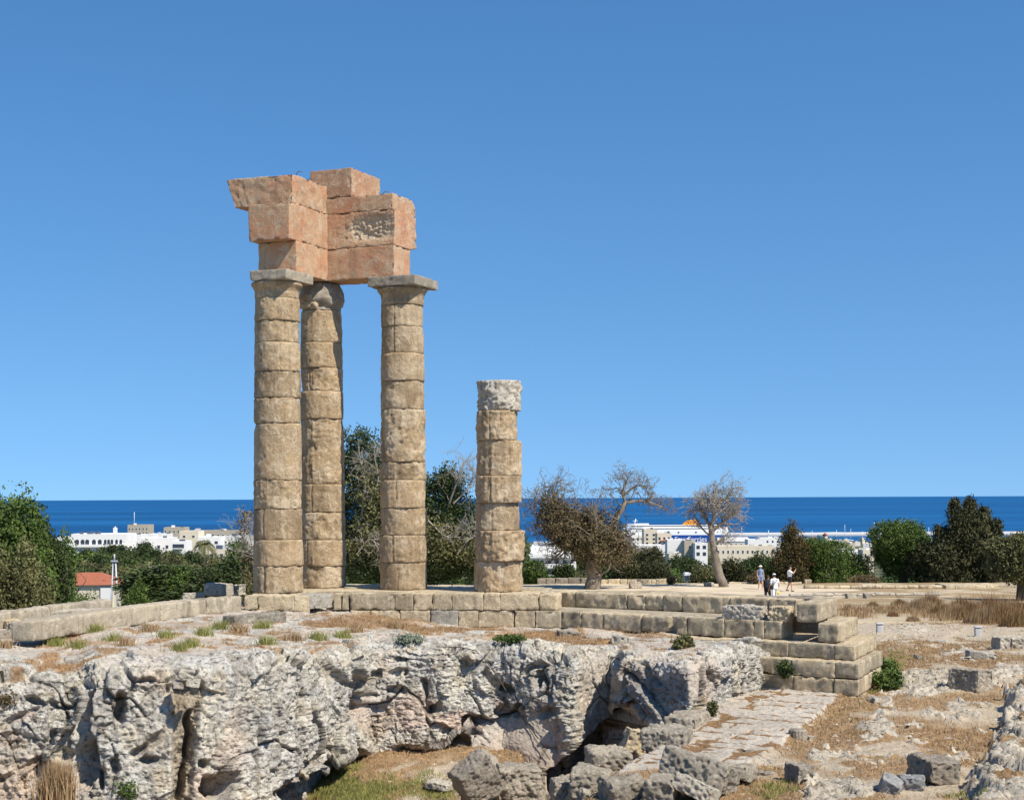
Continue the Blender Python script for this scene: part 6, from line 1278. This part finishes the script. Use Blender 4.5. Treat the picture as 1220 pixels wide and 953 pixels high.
st = [(2.6 if i % 2 == 0 else 1.1) for i in range(10)]; V = np.array([[c[0] + fx + 8 + r_ * math.sin(i * PI / 5), c[1] - 8.3, -45.6 + r_ * math.cos(i * PI / 5)] for i, r_ in enumerate(st)] + [[c[0] + fx + 8 + r_ * math.sin(i * PI / 5), c[1] - 7.2, -45.6 + r_ * math.cos(i * PI / 5)] for i, r_ in enumerate(st)])
mk('star_emblem', V, [np.array([list(range(10))]), np.array([[i, (i + 1) % 10, 10 + (i + 1) % 10, 10 + i] for i in range(10)])], M['ferryblue'], t, tuple(c), smooth=False)
fc = bpy.data.curves.new('lettering', 'FONT'); fc.body = 'Blue Star Ferries'; fc.size = 13; fc.extrude = .1; fc.align_x = 'CENTER'; fo = bpy.data.objects.new('lettering', fc); COL.objects.link(fo); fo.parent = t; fo.location = (20, -13.75, 2.6); fo.rotation_euler = (PI / 2, 0, 0); fo.data.materials.append(M['ferrywhite']); dg = bpy.context.evaluated_depsgraph_get(); me = bpy.data.meshes.new_from_object(fo.evaluated_get(dg)); mo = bpy.data.objects.new('lettering', me); COL.objects.link(mo); mo.parent = t; mo.location = fo.location; mo.rotation_euler = fo.rotation_euler; bpy.data.objects.remove(fo)
V, Fs = tube([[c[0] - h2 + 34, c[1], -49], [c[0] - h2 + 36, c[1], -40]], .9, 6); mk('mast', V, Fs, M['ferrywhite'], t, tuple(c))
V, Q = cbox((c[0] - h2 + 35, c[1], -44), (9, 2, .8)); mk('mast_arm', V, Q, M['ferrywhite'], t, tuple(c), smooth=False)
t, c, L_, s_ = ship('motor_yacht', 'white motor ship with a tall mast and blue hull left of the browning cypress', 913, 928, 644, 2980, 0, None)
V, Q = cbox(c + [0, 0, 0], (L_, 8, 5)); mk('hull', V, Q, M['ferryblue'], t, tuple(c), smooth=False); V, Q = cbox(c + [1, 0, 5.01], (L_ * .8, 7, 5)); mk('cabin', V, Q, M['ferrywhite'], t, tuple(c), smooth=False); V, Fs = tube([c + [-8, 0, 10], c + [-8, 0, 22]], [1.1, .5], 5); mk('mast', V, Fs, M['ferrywhite'], t, tuple(c))

# small white van beyond the terrace
Y_ = 300; c = P(819, 695, Y_); c[2] = float(hfar(c[0], Y_)); s_ = 1.0; t = thing('white_van', tuple(c), 'small white van with dark windscreen facing the terrace between dark bushes', 'van')
prof = [(-.85, .35), (-.9, 1.0), (-.78, 1.1), (-.70, 1.85), (-.5, 2.0), (.5, 2.0), (.70, 1.85), (.78, 1.1), (.9, 1.0), (.85, .35)]
zt = P(0, 686, Y_)[2] - c[2]; k_ = max(1.0, zt / 2.0) ; V = np.array([[x, -2.0 if z < 1.05 else -1.3, z * k_] for x, z in prof] + [[x, 2.2, z * k_] for x, z in prof]) + c; n_ = 10
mk('body', V, [np.array([[i, (i + 1) % n_, n_ + (i + 1) % n_, n_ + i] for i in range(n_)]), np.array([list(range(n_)), list(range(2 * n_ - 1, n_ - 1, -1))])], M['wall_white'], t, tuple(c), smooth=False)
V, Q = cbox(c + [0, -1.72, 1.15 * k_], (1.3, .5, .62 * k_)); mk('windscreen', V, Q, M['pane'], t, tuple(c), smooth=False); V, Q = cbox(c + [0, -2.06, .38 * k_], (1.6, .16, .3)); mk('bumper', V, Q, M['darkbark'], t, tuple(c), smooth=False)
for sx in (-.68, .68):
    for sy in (-1.3, 1.4): V, Fs = tube([c + [sx - .1, sy, .33], c + [sx + .1, sy, .33]], .33, 12); mk('wheel', V, Fs, M['darkbark'], t, tuple(c))
    V, Q = cbox(c + [sx * .9, -2.04, .8], (.25, .1, .16)); mk('headlight', V, Q, M['metal'], t, tuple(c), smooth=False)

# ------------------------------------------------------------ people
def meta(parts, vox=.012, name='body', mat=None, parent=None, loc=(0, 0, 0)):
    """parts: tapered capsules (p0,p1,r0,r1) or ellipsoids (c, (rx,ry,rz)); fused by voxel remesh into one surface"""
    ps = []
    for q in parts:
        if len(q) == 4:
            p0, p1, r0, r1 = map(lambda v_: np.array(v_, float) if hasattr(v_, '__len__') else v_, q); d_ = p1 - p0; L_ = np.linalg.norm(d_); d_ /= max(L_, 1e-6)
            tt = [p0 - d_ * r0 * .95, p0 - d_ * r0 * .7, p0 - d_ * r0 * .35, p0, p0 + d_ * L_ * .5, p1, p1 + d_ * r1 * .35, p1 + d_ * r1 * .7, p1 + d_ * r1 * .95]; rr = [r0 * .3, r0 * .71, r0 * .93, r0, (r0 + r1) / 2, r1, r1 * .93, r1 * .71, r1 * .3]
            ps.append(tube(tt, rr, 12))
        else:
            c_, r_ = q; th_ = np.linspace(.05, PI - .05, 9); pts = [(0, 0, -math.cos(a)) for a in th_]; V, Fs = tube(pts, [math.sin(a) for a in th_], 14); ps.append((V * np.array(r_) + np.array(c_), Fs))
    V, Fs = join(ps); o = mk(name, V, Fs, mat, parent, (0, 0, 0)); o.location = loc
    md = o.modifiers.new('r', 'REMESH'); md.mode = 'VOXEL'; md.voxel_size = vox; md.use_smooth_shade = True
    dg = bpy.context.evaluated_depsgraph_get(); me = bpy.data.meshes.new_from_object(o.evaluated_get(dg)); o.modifiers.clear(); old = o.data; o.data = me; bpy.data.meshes.remove(old)
    if mat and not len(me.materials): me.materials.append(mat)
    me.polygons.foreach_set('use_smooth', np.ones(len(me.polygons), bool)); return o
M['skin'] = plain('skin', (0.52, 0.30, 0.19), .6, .08, 6); M['hair'] = plain('dark_hair', (0.05, 0.035, 0.025), .6); M['clothwhite'] = plain('white_cloth', (0.78, 0.78, 0.78), .9, .08, 5); M['clothblue'] = plain('blue_patterned_cloth', (0.18, 0.26, 0.42), .9, .5, 14); M['clothdark'] = plain('black_cloth', (0.025, 0.025, 0.03), .9); M['clothyellow'] = plain('yellow_cloth', (0.75, 0.6, 0.05), .8); M['clothred'] = plain('red_pink_cloth', (0.55, 0.16, 0.13), .9)
def hand(w, d_, s_):
    """palm plus four fingers and thumb from wrist w along d_"""
    w = np.array(w, float); d_ = np.array(d_, float); d_ /= np.linalg.norm(d_); side = np.cross(d_, [0, 1, 0.2]); side /= np.linalg.norm(side); nn_ = np.cross(side, d_)
    out = [(w, w + d_ * .07, .024, .032)]
    for k, l_ in zip((-1.5, -.5, .5, 1.5), (.065, .08, .075, .055)):
        b_ = w + d_ * .085 + side * k * .019; m_ = b_ + d_ * l_ * .55 + nn_ * .006; out += [(b_, m_, .009, .0085), (m_, m_ + d_ * l_ * .4 + nn_ * .02, .0085, .007)]
    b_ = w + d_ * .035 + side * s_ * .03; m_ = b_ + d_ * .03 + side * s_ * .03; out += [(w + d_ * .02, b_, .014, .012), (b_, m_, .011, .010), (m_, m_ + d_ * .03 + nn_ * .008, .010, .008)]
    return out
def person(label, pos, rz, pose, top, bottom, hairm, scale=1.0, hat=None, props=(), group='visitors on the terrace', skirt=False, sleeves=True):
    t = thing('person', tuple(float(v_) for v_ in pos), label, 'person', group, rz); t.scale = (scale,) * 3
    P_ = pose; hip = np.array(P_['hip']); neck = np.array(P_['neck']); head = np.array(P_['head']); B = []
    B += [(hip + [0, 0, .02], hip + (neck - hip) * .35, .135, .125), (hip + (neck - hip) * .35, neck - (neck - hip) * .22, .125, .15), (neck - (neck - hip) * .1 + [-.12, 0, 0], neck - (neck - hip) * .1 + [.12, 0, 0], .07, .07), (neck - [0, 0, .05], head - [0, 0, .06], .055, .05), (head, (.075, .095, .115)), (head + [0, -.09, -.01], (.014, .022, .02)), (head + [.078, 0, -.005], (.012, .02, .03)), (head + [-.078, 0, -.005], (.012, .02, .03)), (head + [0, -.085, -.055], (.03, .018, .012)), (head + [.03, -.085, .018], (.012, .008, .008)), (head + [-.03, -.085, .018], (.012, .008, .008))]
    for s_ in ('l', 'r'):
        sh_, el, wr = map(np.array, P_['arm_' + s_]); kn, an, sg = *map(np.array, P_['leg_' + s_]), (1 if s_ == 'r' else -1); hp_ = hip + [sg * .09, 0, -.03]
        B += [(sh_, el, .046, .036), (el, wr, .037, .026), (hp_, kn, .085, .055), (kn, an, .055, .036), (an, an + [0, .03, -.05], .035, .035), (an + [0, .03, -.055], an + [0, -.14, -.06], .036, .03)] + hand(wr, wr - el, sg)
    meta(B, .010, 'body', M['skin'], t)
    T_ = [(hip + [0, 0, .04], hip + (neck - hip) * .35, .15, .14), (hip + (neck - hip) * .35, neck - (neck - hip) * .22, .14, .165), (neck - (neck - hip) * .1 + [-.13, 0, -.01], neck - (neck - hip) * .1 + [.13, 0, -.01], .078, .078)]
    if sleeves:
        for s_ in ('l', 'r'): sh_, el, wr = map(np.array, P_['arm_' + s_]); T_ += [(sh_, sh_ + (el - sh_) * .6, .066, .058)]
    meta(T_, .014, 'shirt', M[top], t); Bt = [(hip + [-.06, 0, .02], hip + [.06, 0, .02], .145, .145)]
    for s_ in ('l', 'r'):
        sg = 1 if s_ == 'r' else -1; kn, an = map(np.array, P_['leg_' + s_]); hp_ = hip + [sg * .09, 0, -.03]; e_ = hp_ + (kn - hp_) * (.55 if bottom[1] == 'shorts' else 1); Bt += [(hp_, e_, .105, .09 if bottom[1] == 'shorts' else .075)]
        if bottom[1] == 'long': Bt += [(kn, an, .075, .06)]
    meta(Bt, .014, 'shorts' if bottom[1] == 'shorts' else 'trousers', M[bottom[0]], t)
    meta([(head + [0, .03, .03], (.085, .09, .10))], .012, 'hair', M[hairm], t)
    if hat: hh = [(head + [0, .0, .07], (.095, .11, .07))] + ([(head + [0, -.0, .055], (.17, .18, .018))] if hat[1] == 'brim' else [(head + [0, -.11, .055], (.07, .08, .015))]); meta(hh, .010, 'hat', M[hat[0]], t)
    for s_ in ('l', 'r'):
        an = np.array(P_['leg_' + s_][1]); meta([(an + [0, .035, -.055], an + [0, -.14, -.062], .042, .036)], .012, 'shoe', M['clothdark' if top != 'clothblue' else 'clothwhite'], t)
    return t
st = dict(hip=(0, 0, .92), neck=(0, .0, 1.44), head=(0, -.02, 1.60), arm_l=[(-.18, 0, 1.38), (-.24, .02, 1.10), (-.20, -.14, .90)], arm_r=[(.18, 0, 1.38), (.24, .03, 1.10), (.23, -.08, .86)], leg_l=[(-.10, -.02, .50), (-.11, .04, .09)], leg_r=[(.12, -.05, .50), (.14, .0, .09)])
wk = dict(hip=(0, 0, .92), neck=(0, -.04, 1.44), head=(0, -.08, 1.60), arm_l=[(-.18, -.02, 1.38), (-.24, .05, 1.12), (-.23, -.10, .92)], arm_r=[(.18, -.02, 1.38), (.25, -.02, 1.10), (.26, -.16, .88)], leg_l=[(-.10, -.14, .52), (-.10, -.10, .10)], leg_r=[(.10, .06, .50), (.10, .30, .16)])
ph = dict(hip=(0, 0, .92), neck=(0, .03, 1.44), head=(0, -.02, 1.60), arm_l=[(-.18, 0, 1.38), (-.20, -.22, 1.25), (-.05, -.38, 1.45)], arm_r=[(.18, 0, 1.38), (.21, -.22, 1.25), (.06, -.38, 1.45)], leg_l=[(-.09, -.10, .50), (-.10, -.12, .09)], leg_r=[(.10, .04, .50), (.11, .20, .12)])
def at(px_, yb, Y): p = P(px_, yb, Y); p[2] = float(hfar(p[0], Y)); return p
a = person('woman in a white sun hat, blue top and shorts standing facing the ruin', at(906, 699, 110), .1, st, 'clothblue', ('clothblue', 'shorts'), 'hair', 1.0, ('clothwhite', 'brim'), sleeves=False)
b1 = person('man seen from behind in a white shirt and white cap with a dark shoulder bag', at(923, 711, 86), PI + .2, wk, 'clothwhite', ('clothwhite', 'long'), 'hair', 1.0, ('clothwhite', 'cap'))
b2 = person('person in black walking close beside the man in the white shirt', at(914.5, 711, 87), PI - .5, wk, 'clothdark', ('clothdark', 'long'), 'hair', .94)
b3 = person('man in a white shirt and black shorts raising a camera with both hands', at(941, 699, 108), PI / 2, ph, 'clothwhite', ('clothdark', 'shorts'), 'hair', 1.0)
def held(name, label, par, parts, mat, cat, vox=.012):
    o = meta(parts, vox, name, M[mat], None); o.location = par.location; o.rotation_euler = par.rotation_euler; o.scale = par.scale; return tag(o, label, cat)
held('shoulder_bag', 'dark shoulder bag hanging at the hip of the man in the white shirt', b1, [((.20, .10, .98), (.11, .06, .14)), ((.17, .13, 1.1), (-.02, .20, 1.30), .014, .014), ((-.02, .20, 1.3), (-.14, .12, 1.5), .014, .014)], 'clothdark', 'bag')
held('backpack', 'large dark backpack on the person in black', b2, [((0, .22, 1.18), (.18, .14, .28)), ((0, .30, 1.05), (.13, .08, .12))], 'clothdark', 'backpack')
held('yellow_bag', 'small yellow bag carried low by the man in the white shirt', b1, [((-.28, -.20, .66), (.09, .05, .11)), ((-.28, -.2, .74), (-.26, -.17, .84), .012, .012)], 'clothyellow', 'bag')
held('camera', 'small black camera held up by the man in black shorts', b3, [((-.055, -.47, 1.50), (.055, -.47, 1.50), .035, .035), ((0, -.49, 1.50), (0, -.55, 1.50), .03, .03)], 'clothdark', 'camera', .01)
